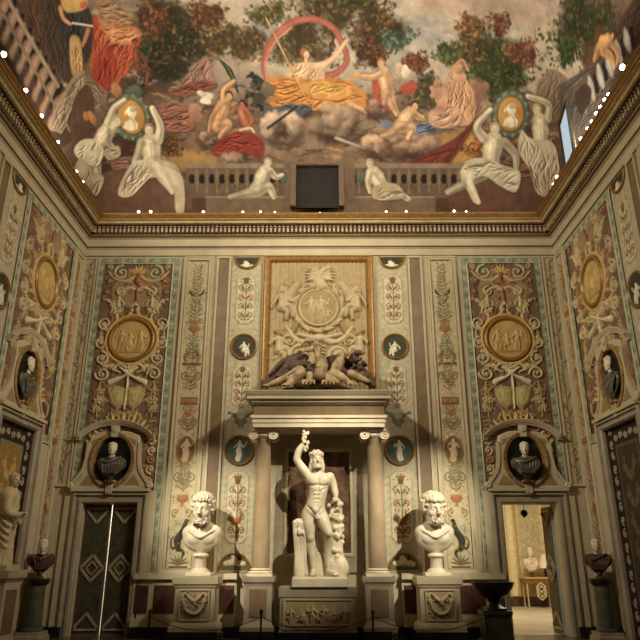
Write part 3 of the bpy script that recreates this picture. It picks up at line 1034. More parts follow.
F = Fresco()
if True:
    # sky and ground washes, by where they lie on the vault
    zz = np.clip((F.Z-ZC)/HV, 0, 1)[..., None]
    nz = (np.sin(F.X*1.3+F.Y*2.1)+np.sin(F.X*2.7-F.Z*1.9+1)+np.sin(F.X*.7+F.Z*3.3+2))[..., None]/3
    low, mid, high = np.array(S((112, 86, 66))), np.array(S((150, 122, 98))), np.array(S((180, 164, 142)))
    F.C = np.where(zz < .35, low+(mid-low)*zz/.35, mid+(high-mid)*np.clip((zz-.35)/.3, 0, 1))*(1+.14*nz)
    sky, blue, rose = (190, 174, 150), (140, 148, 148), (182, 142, 120)
    for c, rx, ry, col, al in [((430, 40), 120, 60, sky, .9), ((560, 60), 90, 70, (196, 180, 156), .9), ((420, 30), 45, 22, blue, .75), ((405, 62), 30, 16, (120, 132, 136), .5),
                               ((545, 20), 40, 30, (200, 172, 150), .7), ((215, 62), 45, 35, (160, 138, 122), .9), ((262, 30), 28, 22, (120, 130, 130), .6), ((600, 100), 40, 30, (160, 158, 148), .6),
                               ((440, 5), 60, 14, rose, .5), ((500, 8), 60, 20, (170, 140, 116), .5), ((250, 85), 35, 25, (158, 134, 118), .7), ((90, 40), 110, 70, (92, 60, 42), .85), ((140, 80), 70, 40, (96, 66, 48), .7)]:
        F.ell(c, rx, ry, col, 0, .8, .0, al, jag=6)
    for c, rx, ry, col, al in [((150, 84), 70, 26, (84, 62, 44), .85), ((120, 150), 80, 60, (78, 56, 42), .9), ((215, 120), 70, 40, (120, 88, 66), .8), ((300, 110), 80, 30, (104, 78, 60), .8), ((400, 105), 50, 30, (118, 92, 70), .8),
                               ((460, 160), 70, 36, (110, 78, 56), .85), ((540, 150), 50, 60, (92, 70, 54), .85), ((250, 180), 90, 26, (78, 58, 44), .9), ((410, 182), 80, 24, (84, 62, 46), .9), ((30, 60), 60, 80, (74, 52, 38), .8), ((610, 40), 30, 60, (92, 68, 50), .8)]:
        F.ell(c, rx, ry, col, 0, .7, .0, al, jag=6)
    QR = random.Random(77)
    tones = [(96, 70, 52), (132, 100, 74), (160, 124, 88), (78, 56, 42), (150, 104, 80), (110, 88, 64), (172, 138, 96), (70, 50, 40), (124, 84, 64), (100, 92, 70)]
    for i in range(420):
        x, y = QR.uniform(100, 560), QR.uniform(86, 196)
        t = QR.uniform(-.5, .5); L = QR.uniform(4, 15)
        F.chain([(x-L, y-L*t), (x, y-QR.uniform(-3, 4)), (x+L, y+L*t)], [1, QR.uniform(1.5, 4.5), .8], tones[QR.randrange(10)], .5, .8, .75, jag=1.5)
    for i in range(120):
        x, y = QR.uniform(60, 620), QR.uniform(-8, 88)
        L = QR.uniform(6, 20)
        F.chain([(x-L, y), (x, y-QR.uniform(-4, 6)), (x+L, y+QR.uniform(-3, 3))], [1.5, QR.uniform(3, 7), 1], [(196, 182, 158), (168, 150, 132), (150, 150, 144), (186, 156, 132)][QR.randrange(4)], .4, .95, .5, jag=2)
    # trees
    gr, ol, br, rd = (74, 80, 46), (96, 92, 54), (112, 82, 52), (122, 74, 50)
    F.chain([(130, 95), (160, 70), (178, 40)], [3, 1.5], (70, 48, 34), jag=2)
    F.foliage((160, 56), 34, 24, [(70, 60, 40), (84, 66, 44), gr], 60, seed=70)
    F.foliage((178, 30), 44, 38, [gr, ol, (58, 64, 38), br], 150, seed=1)
    F.foliage((205, 14), 18, 16, [br, rd, (130, 92, 60)], 45, seed=2)
    F.foliage((152, 18), 18, 18, [rd, (138, 96, 66), br], 40, seed=3)
    F.chain([(330, 60), (335, 30), (345, 5)], [3, 2], (96, 72, 50), jag=2)
    F.chain([(318, 45), (325, 25), (305, 8)], [2, 1], (90, 70, 50), jag=2)
    F.foliage((335, 10), 60, 20, [ol, br, (120, 104, 66), (84, 84, 52)], 130, seed=4)
    F.foliage((243, 42), 24, 18, [br, ol, (134, 100, 64)], 50, seed=5)
    F.foliage((302, 46), 36, 26, [(104, 96, 66), (124, 106, 76), br], 80, seed=6)
    F.foliage((378, 28), 32, 24, [br, (116, 84, 56), ol], 70, seed=7)
    F.foliage((372, 52), 20, 14, [(100, 70, 46), br], 45, seed=8)
    F.foliage((396, 40), 17, 10, [(92, 112, 86), (108, 126, 98), (80, 98, 76)], 45, seed=9)
    F.foliage((416, 62), 14, 10, [rd, (134, 86, 62)], 32, seed=10)
    F.foliage((425, 90), 18, 18, [(112, 104, 76), ol, (128, 106, 78)], 40, seed=13)
    F.chain([(492, 100), (490, 70), (484, 45)], [3, 1.5], (120, 76, 50), jag=2)
    F.foliage((492, 66), 50, 32, [(88, 100, 54), (104, 112, 62), (76, 88, 48), ol], 190, seed=14)
    F.foliage((470, 26), 16, 13, [(150, 104, 54), (166, 120, 66), ol], 50, seed=15)
    F.foliage((500, 24), 10, 12, [(134, 80, 54), br], 32, seed=16)
    F.foliage((522, 52), 17, 13, [(134, 84, 62), (150, 100, 74)], 44, seed=17)
    F.foliage((450, 54), 17, 12, [(90, 104, 60), (108, 114, 66)], 45, seed=18)
    F.foliage((585, 22), 40, 34, [(70, 84, 46), (92, 100, 54), (84, 92, 50), br], 140, seed=19)
    F.foliage((566, 52), 12, 18, [(82, 96, 54), (66, 80, 44)], 45, seed=20)
    F.foliage((588, 58), 12, 16, [(120, 88, 58), (94, 92, 52)], 40, seed=21)
    F.chain([(600, 30), (590, 58), (580, 82)], [8, 5], (112, 76, 52), al=.7, jag=3)
    F.foliage((470, 50), 18, 16, [ol, (130, 104, 60)], 40, seed=71); F.foliage((215, 36), 16, 20, [br, ol, (140, 106, 70)], 40, seed=72); F.foliage((268, 14), 22, 10, [ol, (130, 112, 72)], 40, seed=73)
    # far ground
    F.poly([(180, 150), (200, 152), (225, 160), (240, 172), (190, 172), (170, 160)], (176, 140, 78), 4, jag=2)
    F.poly([(410, 130), (455, 132), (485, 128), (470, 165), (430, 168), (405, 160)], (176, 138, 80), 5, jag=3)
    F.poly([(452, 140), (480, 138), (470, 158), (448, 160)], (192, 148, 80), 5, jag=3)
    F.foliage((478, 150), 13, 9, [(150, 92, 48), (172, 116, 56), (122, 76, 44)], 40, seed=30)
    F.foliage((172, 146), 10, 12, [(128, 84, 46), (98, 70, 42)], 26, seed=31)
    # tents and rocks of the left middle ground
    F.poly([(158, 112), (178, 102), (192, 112), (192, 130), (160, 130)], (150, 100, 78), 2, .25, .3)
    F.ell((195, 110), 7, 8, (172, 130, 104), jag=1); F.ell((196, 117), 8, 6, (158, 116, 92), jag=1)
    F.poly([(178, 90), (205, 56), (212, 72), (214, 86)], (158, 120, 104), 2.5, .2, 1.0)
    F.poly([(168, 93), (200, 80), (218, 86), (186, 96)], (136, 82, 64), 2.5, .2)
    # upper left: standing people in dark clothes and a burst of orange cloth
    for x, col in ((12, (120, 84, 52)), (30, (98, 72, 50)), (48, (84, 66, 52))):
        F.poly([(x-8, -6), (x+12, -6), (x+22, 40), (x+26, 85), (x+8, 70), (x-4, 30)], col, 3, .35, 1.45, .6)
    F.poly([(92, 18), (120, 22), (140, 30), (138, 48), (128, 70), (112, 88), (95, 88), (90, 60)], (178, 86, 46), 3, .3, 1.25, .45, jag=3)
    F.poly([(100, 20), (128, 26), (142, 32), (126, 44), (108, 40)], (200, 138, 86), 3, .3, .4, .5, jag=3)
    F.poly([(98, 0), (120, 4), (136, 20), (120, 26), (100, 18)], (168, 132, 96), 4, .25, .2, .5, jag=3, al=.8)
    F.poly([(96, 55), (110, 48), (116, 72), (104, 92), (94, 84)], (166, 66, 38), 3, .3, 1.4, .5, al=.9)
    F.poly([(60, 6), (84, 4), (92, 22), (88, 60), (66, 58), (58, 30)], (74, 66, 62), 2.5, .3, 1.5, .5)
    F.poly([(62, -4), (84, -6), (86, 8), (66, 12)], (196, 160, 84), 2)
    F.chain([(60, 8), (63, 18), (70, 24)], [3, 2], (196, 140, 96)); F.chain([(72, 23), (92, 26)], 1.2, (196, 190, 176), smooth=False)
    F.chain([(88, 30), (84, 42), (78, 52)], [3, 2.2], (186, 122, 82))
    F.poly([(70, 38), (80, 40), (82, 70), (72, 74)], (190, 152, 92), 2, .25, 1.5)
    F.ell((83, 5), 5, 4, (196, 92, 60))
    # seated figures at left edge in shade
    F.body(dict(head=(135, 42), neck=(136, 50), hip=(138, 66), arm=[(138, 52), (146, 62), (144, 72)], leg=[(138, 66), (148, 70), (146, 84)]), (140, 88, 58), .7)
    F.ell((86, 122), 5, 8, (186, 128, 74), jag=1); F.ell((80, 112), 5, 5, (150, 92, 60))
    # left balustrade climbing with the cornice
    F.poly([(-30, -20), (12, -12), (62, 84), (96, 130), (50, 160), (-30, 40)], (88, 66, 52), 2, curve=False)
    for i in range(8):
        f = i/7
        x, y = -2+f*54, 14+f*98
        F.chain([(x+11, y-17), (x+6, y-7), (x+2, y+3), (x-2, y+12)], [3.5, 10, 5, 7], (150, 120, 96), .9)
        F.chain([(x+17, y-12), (x+12, y-2), (x+7, y+9)], [3, 5, 3], (38, 26, 22), .2)
    F.chain([(-14, -42), (8, 0), (58, 86)], 3.2, (152, 128, 102), .5, smooth=False)
    F.chain([(-16, -22), (0, 8), (30, 62), (72, 134)], 2.4, (136, 112, 90), .4, smooth=False)
    # corner pier, left
    F.poly([(76, 72), (84, 70), (86, 82), (62, 134), (50, 130), (52, 118)], (154, 134, 108), 1.2, .16, 1.0, .8, curve=False)
    F.poly([(82, 72), (108, 92), (106, 104), (98, 102), (84, 84)], (142, 120, 96), 1.2, .14, -.7, .8, curve=False)
    F.poly([(72, 106), (86, 84), (94, 100), (90, 140), (72, 150)], (104, 78, 58), 2)
    F.ell((92, 118), 4, 10, (184, 128, 74), .2); F.ell((86, 116), 4, 6, (178, 118, 76))
    # central group: a person in golden drapery under a rosy scarf, on clouds
    F.chain([(268, 84), (264, 64), (272, 40), (290, 24), (312, 19), (332, 27), (342, 44), (347, 60), (338, 72), (326, 76)], [3.2, 4.0, 3.6, 3.4, 4.2], (168, 98, 80), .5, .3)
    F.chain([(268, 80), (266, 62), (275, 42), (292, 27)], 1.2, (196, 134, 110), .3, .5)
    F.cloud((300, 104), 46, 20, (186, 156, 128), (132, 102, 80), 14, seed=50)
    F.poly([(286, 76), (292, 66), (306, 62), (320, 66), (324, 80), (300, 84)], (206, 170, 132), 1.5, .22, 1.0, .6)
    F.chain([(316, 66), (328, 62), (338, 52), (346, 41)], [3.6, 3.0, 1.8], (212, 172, 138))
    F.chain([(294, 68), (290, 74), (288, 80)], [3, 2], (206, 164, 128))
    F.ell((304, 53), 4.6, 5.2, (160, 108, 56), lit=.3); F.ell((306.5, 55), 3.2, 4.0, (220, 178, 140)); F.chain([(306, 58), (306, 64)], 2.2, (210, 166, 130))
    F.poly([(262, 82), (284, 76), (312, 80), (340, 78), (360, 88), (368, 102), (364, 112), (346, 108), (316, 110), (288, 108), (270, 104)], (196, 134, 52), 1.8, .38, .25, .38, jag=1.2)
    F.poly([(300, 84), (330, 82), (352, 92), (340, 100), (312, 98)], (220, 164, 76), 3, .35, .4, .5, al=.8)
    F.chain([(266, 18), (284, 54), (304, 94)], 1.0, (190, 152, 100), smooth=False)
    F.chain([(350, 104), (360, 108), (366, 112)], [2.5, 2], (208, 168, 134))
    # heap of armour and dark blue cloth
    F.ell((258, 84), 8, 8, (70, 74, 62), jag=2); F.ell((256, 96), 13, 12, (88, 82, 66), jag=2.5); F.ell((268, 90), 9, 8, (124, 108, 88), jag=2)
    F.ell((252, 76), 7, 4, (56, 66, 56), jag=2)
    for i in range(16): F.ell((246+25*rng.random(), 82+28*rng.random()), 3, 2, (140, 122, 96) if i % 2 else (58, 54, 46), rng.random()*3)
    F.poly([(262, 112), (290, 104), (312, 108), (300, 116), (270, 120)], (88, 94, 104), 2, .3, .1)
    # clouds under it
    F.cloud((283, 132), 26, 19, (192, 164, 138), (142, 112, 90), 12, seed=51)
    F.ell((282, 133), 12, 9, (92, 66, 52), soft=.7, jag=2)
    F.cloud((334, 126), 28, 22, (178, 150, 124), (128, 100, 80), 13, seed=52)
    F.chain([(268, 128), (282, 118), (296, 107)], 1.5, (66, 56, 50), smooth=False)
    F.chain([(336, 138), (350, 143), (372, 151)], [2, 1], (172, 158, 140), smooth=False)
    F.cloud((378, 148), 20, 15, (190, 154, 126), (142, 108, 86), 10, seed=53)
    F.cloud((410, 146), 32, 18, (190, 154, 124), (138, 104, 82), 13, seed=54)
    F.ell((400, 152), 10, 6, (124, 92, 72), soft=.8)
    F.cloud((376, 110), 14, 12, (168, 132, 108), (134, 100, 82), 8, seed=55)
    F.cloud((232, 152), 22, 15, (178, 146, 122), (132, 102, 82), 10, seed=56)
    F.ell((230, 150), 9, 6, (124, 98, 80), soft=.8)
    F.cloud((210, 140), 18, 9, (172, 138, 112), (130, 98, 78), 8, seed=57)
    F.poly([(211, 152), (222, 139), (236, 132), (252, 133), (264, 144), (260, 158), (246, 153), (230, 155)], (150, 62, 44), 1.5, .3, .3)
    F.ell((232, 158), 14, 7, (176, 148, 124), soft=.6, lit=.5, jag=2)
    # two winged children on the left cloud
    F.ell((207, 98), 8, 6, (216, 202, 176), .5, jag=1.5); F.ell((202, 94), 6, 4, (208, 190, 164), -.3, jag=1.5)
    F.chain([(220, 60), (230, 72), (238, 92)], [1, 3.6, 1], (62, 72, 52)); F.chain([(226, 64), (236, 84)], [.6, 1.4], (100, 108, 76))
    F.body(dict(head=(229, 96), neck=(225, 101), hip=(216, 124), arm=[(224, 102), (224, 90), (234, 81)], leg=[(217, 125), (228, 124), (220, 136)], armb=[(220, 106), (212, 118), (209, 132)]), (214, 166, 116), 1.2)
    F.body(dict(head=(242, 104), neck=(242, 109), hip=(246, 122), arm=[(246, 112), (252, 120), (248, 126)]), (186, 116, 80), 1.0, (50, 36, 30))
    F.chain([(240, 130), (250, 128), (254, 132)], [1.6, 1.4], (214, 176, 130))
    # winged child with red cloth, right of centre
    F.ell((405, 72), 5, 8, (210, 196, 172), .3, jag=1.5); F.ell((399, 68), 4, 6, (196, 168, 138), jag=1)
    F.ell((409, 88), 9, 7, (172, 82, 58), .2, jag=1.5)
    F.poly([(372, 82), (378, 80), (386, 96), (392, 112), (382, 106), (374, 96)], (180, 92, 68), 1.5, .3, 1.1)
    F.body(dict(head=(381, 64), neck=(383, 70), hip=(388, 93), arm=[(380, 74), (372, 77), (362, 76)], leg=[(388, 94), (392, 104), (397, 114)], legb=[(386, 94), (384, 103)]), (220, 176, 130), 1.2, (176, 116, 60))
    F.ell((357, 76), 7, 3.5, (204, 150, 76), jag=2)
    # seated child on the right cloud, blue cloth
    F.poly([(396, 128), (420, 124), (444, 124), (440, 132), (420, 134), (400, 134)], (112, 126, 150), 1.5, .3, .1); F.ell((386, 124), 6, 4, (120, 134, 156), jag=1)
    F.body(dict(head=(415, 106), neck=(411, 111), hip=(400, 126), arm=[(414, 114), (422, 118), (428, 114)], leg=[(400, 127), (412, 128), (408, 138)], legb=[(398, 128), (390, 134), (382, 136)]), (222, 180, 134), 1.25, (62, 42, 30))
    F.ell((428, 115), 5, 4, (150, 120, 90)); F.ell((432, 130), 6, 2.4, (100, 88, 76))
    # far women on the right
    for c, rx, ry, col in [((448, 104), 13, 20, (192, 148, 118)), ((470, 106), 12, 18, (170, 124, 104)), ((436, 92), 7, 8, (186, 146, 118)), ((480, 92), 8, 12, (158, 116, 98)), ((460, 84), 9, 14, (200, 158, 122))]:
        F.ell(c, rx, ry, col, .2, .3, .3, jag=2.5)
    F.poly([(452, 80), (468, 82), (476, 104), (470, 124), (452, 124), (444, 110)], (202, 156, 118), 2, .28, 1.4, .5)
    F.poly([(430, 112), (450, 104), (462, 118), (452, 128), (432, 126)], (196, 152, 124), 2, .28, .6, .5)
    F.ell((458, 68), 5, 6, (196, 148, 110)); F.chain([(446, 86), (452, 70), (462, 60), (468, 70)], 1.8, (190, 140, 104)); F.ell((437, 84), 4, 4.5, (196, 146, 116)); F.ell((474, 84), 4, 5, (176, 126, 104)); F.ell((486, 86), 4, 4.5, (166, 118, 96))
    # red banner
    F.poly([(399, 165), (430, 152), (455, 138), (478, 118), (462, 146), (446, 168), (441, 186), (434, 188), (434, 170), (420, 163)], (128, 62, 44), 1.2, .15, .7, .4, curve=False)
    F.chain([(436, 176), (452, 152), (479, 117)], .8, (96, 70, 52), smooth=False)
    # painted parapet along the foot of the end vault
    for x0, x1 in ((186, 292), (348, 470)):
        F.poly([(x0, 165), (x1, 165), (x1, 204), (x0, 204)], (124, 102, 82), 1, curve=False)
        F.poly([(x0, 163), (x1, 163), (x1, 168), (x0, 168)], (156, 134, 108), 1, curve=False)
        n = int((x1-x0)/10)
        for i in range(n):
            x = x0+6+10*i
            F.ell((x, 179), 3.6, 5.5, (56, 40, 32)); F.ell((x+5, 186), 2.0, 8, (48, 36, 30))
            F.chain([(x+5, 170), (x+5, 178), (x+5, 186), (x+5, 192)], [1.8, 3.0, 1.6, 2.4], (140, 118, 88), .4)
    F.poly([(206, 196), (434, 196), (436, 214), (204, 214)], (140, 116, 92), 1.2, curve=False)
    F.chain([(206, 197), (434, 197)], 1.0, (166, 142, 114), smooth=False)
    F.poly([(100, 196), (206, 198), (206, 216), (98, 216)], (110, 78, 58), 1, curve=False); F.poly([(436, 198), (545, 196), (545, 216), (436, 216)], (106, 74, 54), 1, curve=False)
    # painted marble jambs of the gallery opening
    for x0, x1 in ((284, 297), (341, 355)):
        F.poly([(x0, 152), (x1, 150), (x1, 198), (x0, 198)], (142, 116, 92), 1, curve=False)
    F.ell((284, 178), 5, 8, (104, 116, 98), jag=1.5); F.ell((363, 178), 5, 8, (104, 116, 98), jag=1.5)
    st, sh = (222, 205, 170), (192, 172, 138)
    # pale figures sitting by the opening
    F.body(dict(head=(268, 163), neck=(266, 169), hip=(257, 189), arm=[(270, 171), (276, 177), (282, 175)], leg=[(258, 191), (268, 186), (274, 197)], legb=[(254, 192), (244, 194), (230, 197)]), st, 1.3, (176, 160, 132))
    F.body(dict(head=(370, 164), neck=(372, 170), hip=(384, 189), arm=[(370, 172), (368, 182), (370, 192)], leg=[(384, 190), (396, 192), (408, 199)], legb=[(382, 192), (376, 190), (380, 198)]), st, 1.3, (176, 160, 132))
    F.poly([(376, 186), (396, 184), (404, 198), (374, 199)], sh, 1.5, .2, .5)
    # corner groups: pale nude figures holding a green-framed gold medallion
    def medal(c):
        F.ell(c, 20.5, 25.5, (84, 88, 70), .12, .06, .25)
        F.ell(c, 19, 24, (118, 128, 104), .12, .1, .25)
        for i in range(26):
            t = 2*PI*i/26
            F.ell((c[0]+17*math.cos(t), c[1]+21.5*math.sin(t)), 2.0, 1.5, (98, 114, 92) if i % 2 else (142, 148, 122), t)
        F.ell(c, 14.8, 19, (110, 76, 34), .12, .06); F.ell(c, 14, 18.2, (196, 148, 66), .12, .12, .2)
        F.poly([(c[0]-8, c[1]+11), (c[0]-6, c[1]+5), (c[0]-1.5, c[1]+3), (c[0]-2, c[1]-2), (c[0]+3, c[1]-2), (c[0]+3.5, c[1]+3), (c[0]+7, c[1]+7), (c[0]+6, c[1]+12), (c[0], c[1]+14)], (226, 210, 180), 1.2, curve=False); F.ell((c[0]+.5, c[1]-5), 5.2, 6.2, (232, 218, 190), .2, .15); F.ell((c[0]+2, c[1]-8), 4.6, 3.6, (196, 174, 138), .3, .3); F.chain([(c[0]-4.6, c[1]-6), (c[0]-6.2, c[1]-3)], [1.2, 1.0], (226, 210, 180), 0); F.chain([(c[0]-1, c[1]), (c[0]+3, c[1]+5), (c[0]+4, c[1]+11)], 1.3, (150, 118, 74), 0, .9, .6)
    # stone blocks under the corner groups
    F.poly([(100, 184), (150, 178), (180, 192), (180, 214), (102, 214)], (146, 108, 86), 1.5, curve=False)
    F.poly([(104, 182), (150, 177), (170, 184), (120, 190)], (172, 134, 108), 1.5, curve=False)
    F.poly([(112, 160), (140, 156), (146, 166), (118, 172)], (150, 112, 88), 1.5, .2, .1); F.poly([(108, 172), (140, 168), (144, 178), (112, 184)], (128, 92, 72), 1.5, .2, .1)
    F.poly([(470, 190), (530, 186), (545, 200), (545, 214), (466, 214)], (150, 110, 86), 1.5, curve=False)
    F.poly([(505, 160), (530, 158), (534, 176), (508, 178)], (132, 94, 72), 1.5, .2, .1)
    # left
    F.poly([(98, 176), (150, 170), (186, 190), (184, 214), (100, 214)], (126, 92, 70), 2)
    F.ell((134, 92), 9, 8, (98, 110, 98)); F.ell((116, 90), 6, 9, (176, 126, 78), jag=1)
    medal((131, 117))
    F.body(dict(head=(117, 121), neck=(112, 124), hip=(92, 152), arm=[(108, 122), (114, 108), (124, 100)], leg=[(92, 150), (96, 166), (98, 184)], legb=[(88, 152), (90, 168), (82, 180)], armb=[(108, 128), (108, 142), (112, 146)]), st, 1.55, (176, 158, 128))
    F.poly([(82, 140), (96, 140), (104, 152), (96, 166), (80, 160), (74, 150)], (212, 198, 168), 1.5, .2, 1.0, .5)
    F.poly([(80, 158), (94, 172), (104, 178), (96, 196), (84, 182), (72, 178)], sh, 1.5, .2, 1.0, .5)
    F.poly([(104, 150), (118, 146), (120, 156), (108, 160)], (188, 170, 140), 1.5, .2)
    F.body(dict(head=(149, 130), neck=(150, 138), hip=(152, 164), arm=[(158, 140), (160, 126), (152, 108)], leg=[(154, 164), (162, 176), (172, 190)], legb=[(150, 166), (172, 168), (180, 184)], armb=[(142, 142), (138, 154), (134, 162)]), st, 1.6, (150, 130, 104))
    F.poly([(138, 160), (158, 164), (178, 172), (184, 184), (184, 212), (176, 212), (172, 184), (150, 178), (132, 196), (118, 194), (126, 172)], (204, 186, 156), 1.6, .2, .9, .5)
    F.chain([(156, 166), (164, 178), (172, 192)], [5.5, 3], st)
    # right
    F.poly([(458, 180), (500, 176), (540, 186), (545, 214), (456, 214)], (122, 86, 64), 2)
    F.foliage((545, 104), 11, 8, [(190, 140, 60), (166, 112, 50)], 26, seed=60)
    F.poly([(546, 72), (556, 70), (570, 84), (560, 118), (550, 120), (536, 92)], (150, 128, 104), 2, .14, 1.4, .5)
    medal((511, 114))
    F.body(dict(head=(495, 129), neck=(494, 136), hip=(490, 166), arm=[(484, 138), (477, 126), (490, 110)], leg=[(488, 168), (466, 172), (476, 200)], legb=[(492, 168), (476, 178), (448, 192)], armb=[(504, 142), (515, 154), (516, 168)]), st, 1.6, (176, 152, 116))
    F.poly([(466, 162), (486, 158), (504, 166), (520, 172), (516, 192), (500, 186), (484, 176), (462, 182)], (206, 190, 160), 1.6, .2, .3, .5)
    F.chain([(470, 172), (470, 184), (478, 202)], [5, 3], st)
    F.body(dict(head=(537, 110), neck=(540, 117), hip=(541, 146), arm=[(548, 118), (548, 104), (528, 96)], leg=[(542, 150), (546, 168), (548, 192)], legb=[(538, 150), (537, 170), (540, 188)]), st, 1.6, (190, 160, 112))
    F.poly([(522, 130), (530, 138), (552, 142), (558, 162), (556, 194), (538, 194), (530, 170), (518, 150)], (200, 182, 152), 1.6, .2, 1.5, .5)
    # right edge: dark balustrade and a seated figure
    F.poly([(560, 84), (596, 62), (640, 20), (660, -10), (660, 60), (612, 118), (585, 158), (560, 130)], (110, 96, 82), 2, .14, .9, .4, curve=False)
    F.poly([(590, 74), (640, -10), (660, -10), (660, 20), (620, 60)], (98, 74, 56), 2.5, .2, 1.1, .4)
    for i in range(6):
        x, y = 582+i*9, 104-i*12
        F.chain([(x-2, y-14), (x, y-4), (x+3, y+6)], [3, 7, 4], (166, 158, 146), .6); F.chain([(x+4, y-14), (x+6, y-2)], 4, (50, 38, 32), .2)
    F.poly([(575, 96), (584, 84), (592, 92), (582, 116)], (86, 66, 52), 2)
    F.body(dict(head=(612, 36), neck=(609, 38), hip=(600, 48), arm=[(610, 42), (618, 54), (616, 66)], leg=[(602, 50), (612, 58), (614, 68)], legb=[(598, 50), (594, 60)]), (208, 158, 98), 1.2, (96, 60, 38))
    F.ell((603, 42), 8, 7, (206, 160, 100), .3, .3, .4)
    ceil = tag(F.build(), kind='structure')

# gallery opening in the foot of the vault: a slab coloured dark for its unlit depth, with a real frame
op = MB()
x0, x1, z0, z1 = -0.60, 0.50, 9.95, 11.12
op.box(x0-.02, x1+.02, -.36, -.30, z0, z1)
g = op.build('window_1', mat('opening shade', (34, 28, 22), .8, (20, 17, 14), 2.0)); tag(g, kind='structure')
fr = MB()
for a0, a1, b0, b1 in ((x0-.14, x0, z0-.02, z1+.06), (x1, x1+.14, z0-.02, z1+.06)):
    fr.box(a0, a1, -.50, -.26, b0, b1, .02)
fr.box(x0-.14, x1+.14, -.5, -.24, z1+.02, z1+.12, .02)
fr.build('window_frame', mat('brown marble', (104, 82, 64), .5), g)
# window in the right-hand cove
w2 = MB()
pts = [(5.60, -2.30, 10.98), (5.52, -3.05, 11.10), (5.52, -3.05, 9.80), (5.60, -2.30, 9.80)]
w2.add(pts, [(0, 1, 2, 3)])
g = w2.build('window_2', mat_glow('daylight pane', (190, 206, 214), 1.0)); tag(g, kind='structure')
f2 = MB()
def bar3(p, q, r): f2.tube([p, ((p[0]+q[0])/2, (p[1]+q[1])/2, (p[2]+q[2])/2), q], r, 6)
for i in range(4): bar3(pts[i], pts[(i+1) % 4], .05)
f2.build('window_frame', mat('dark window frame', (60, 54, 48), .5), g)

# ------------------------------------------------------------------ painted and stuccoed wall panels
CR, GD, MV, TAN, GRN, RED, OLV, DK = (194, 176, 134), (176, 140, 80), (118, 95, 75), (146, 118, 90), (144, 150, 124), (138, 90, 66), (92, 92, 62), (52, 46, 38)
PGR = (172, 154, 104)

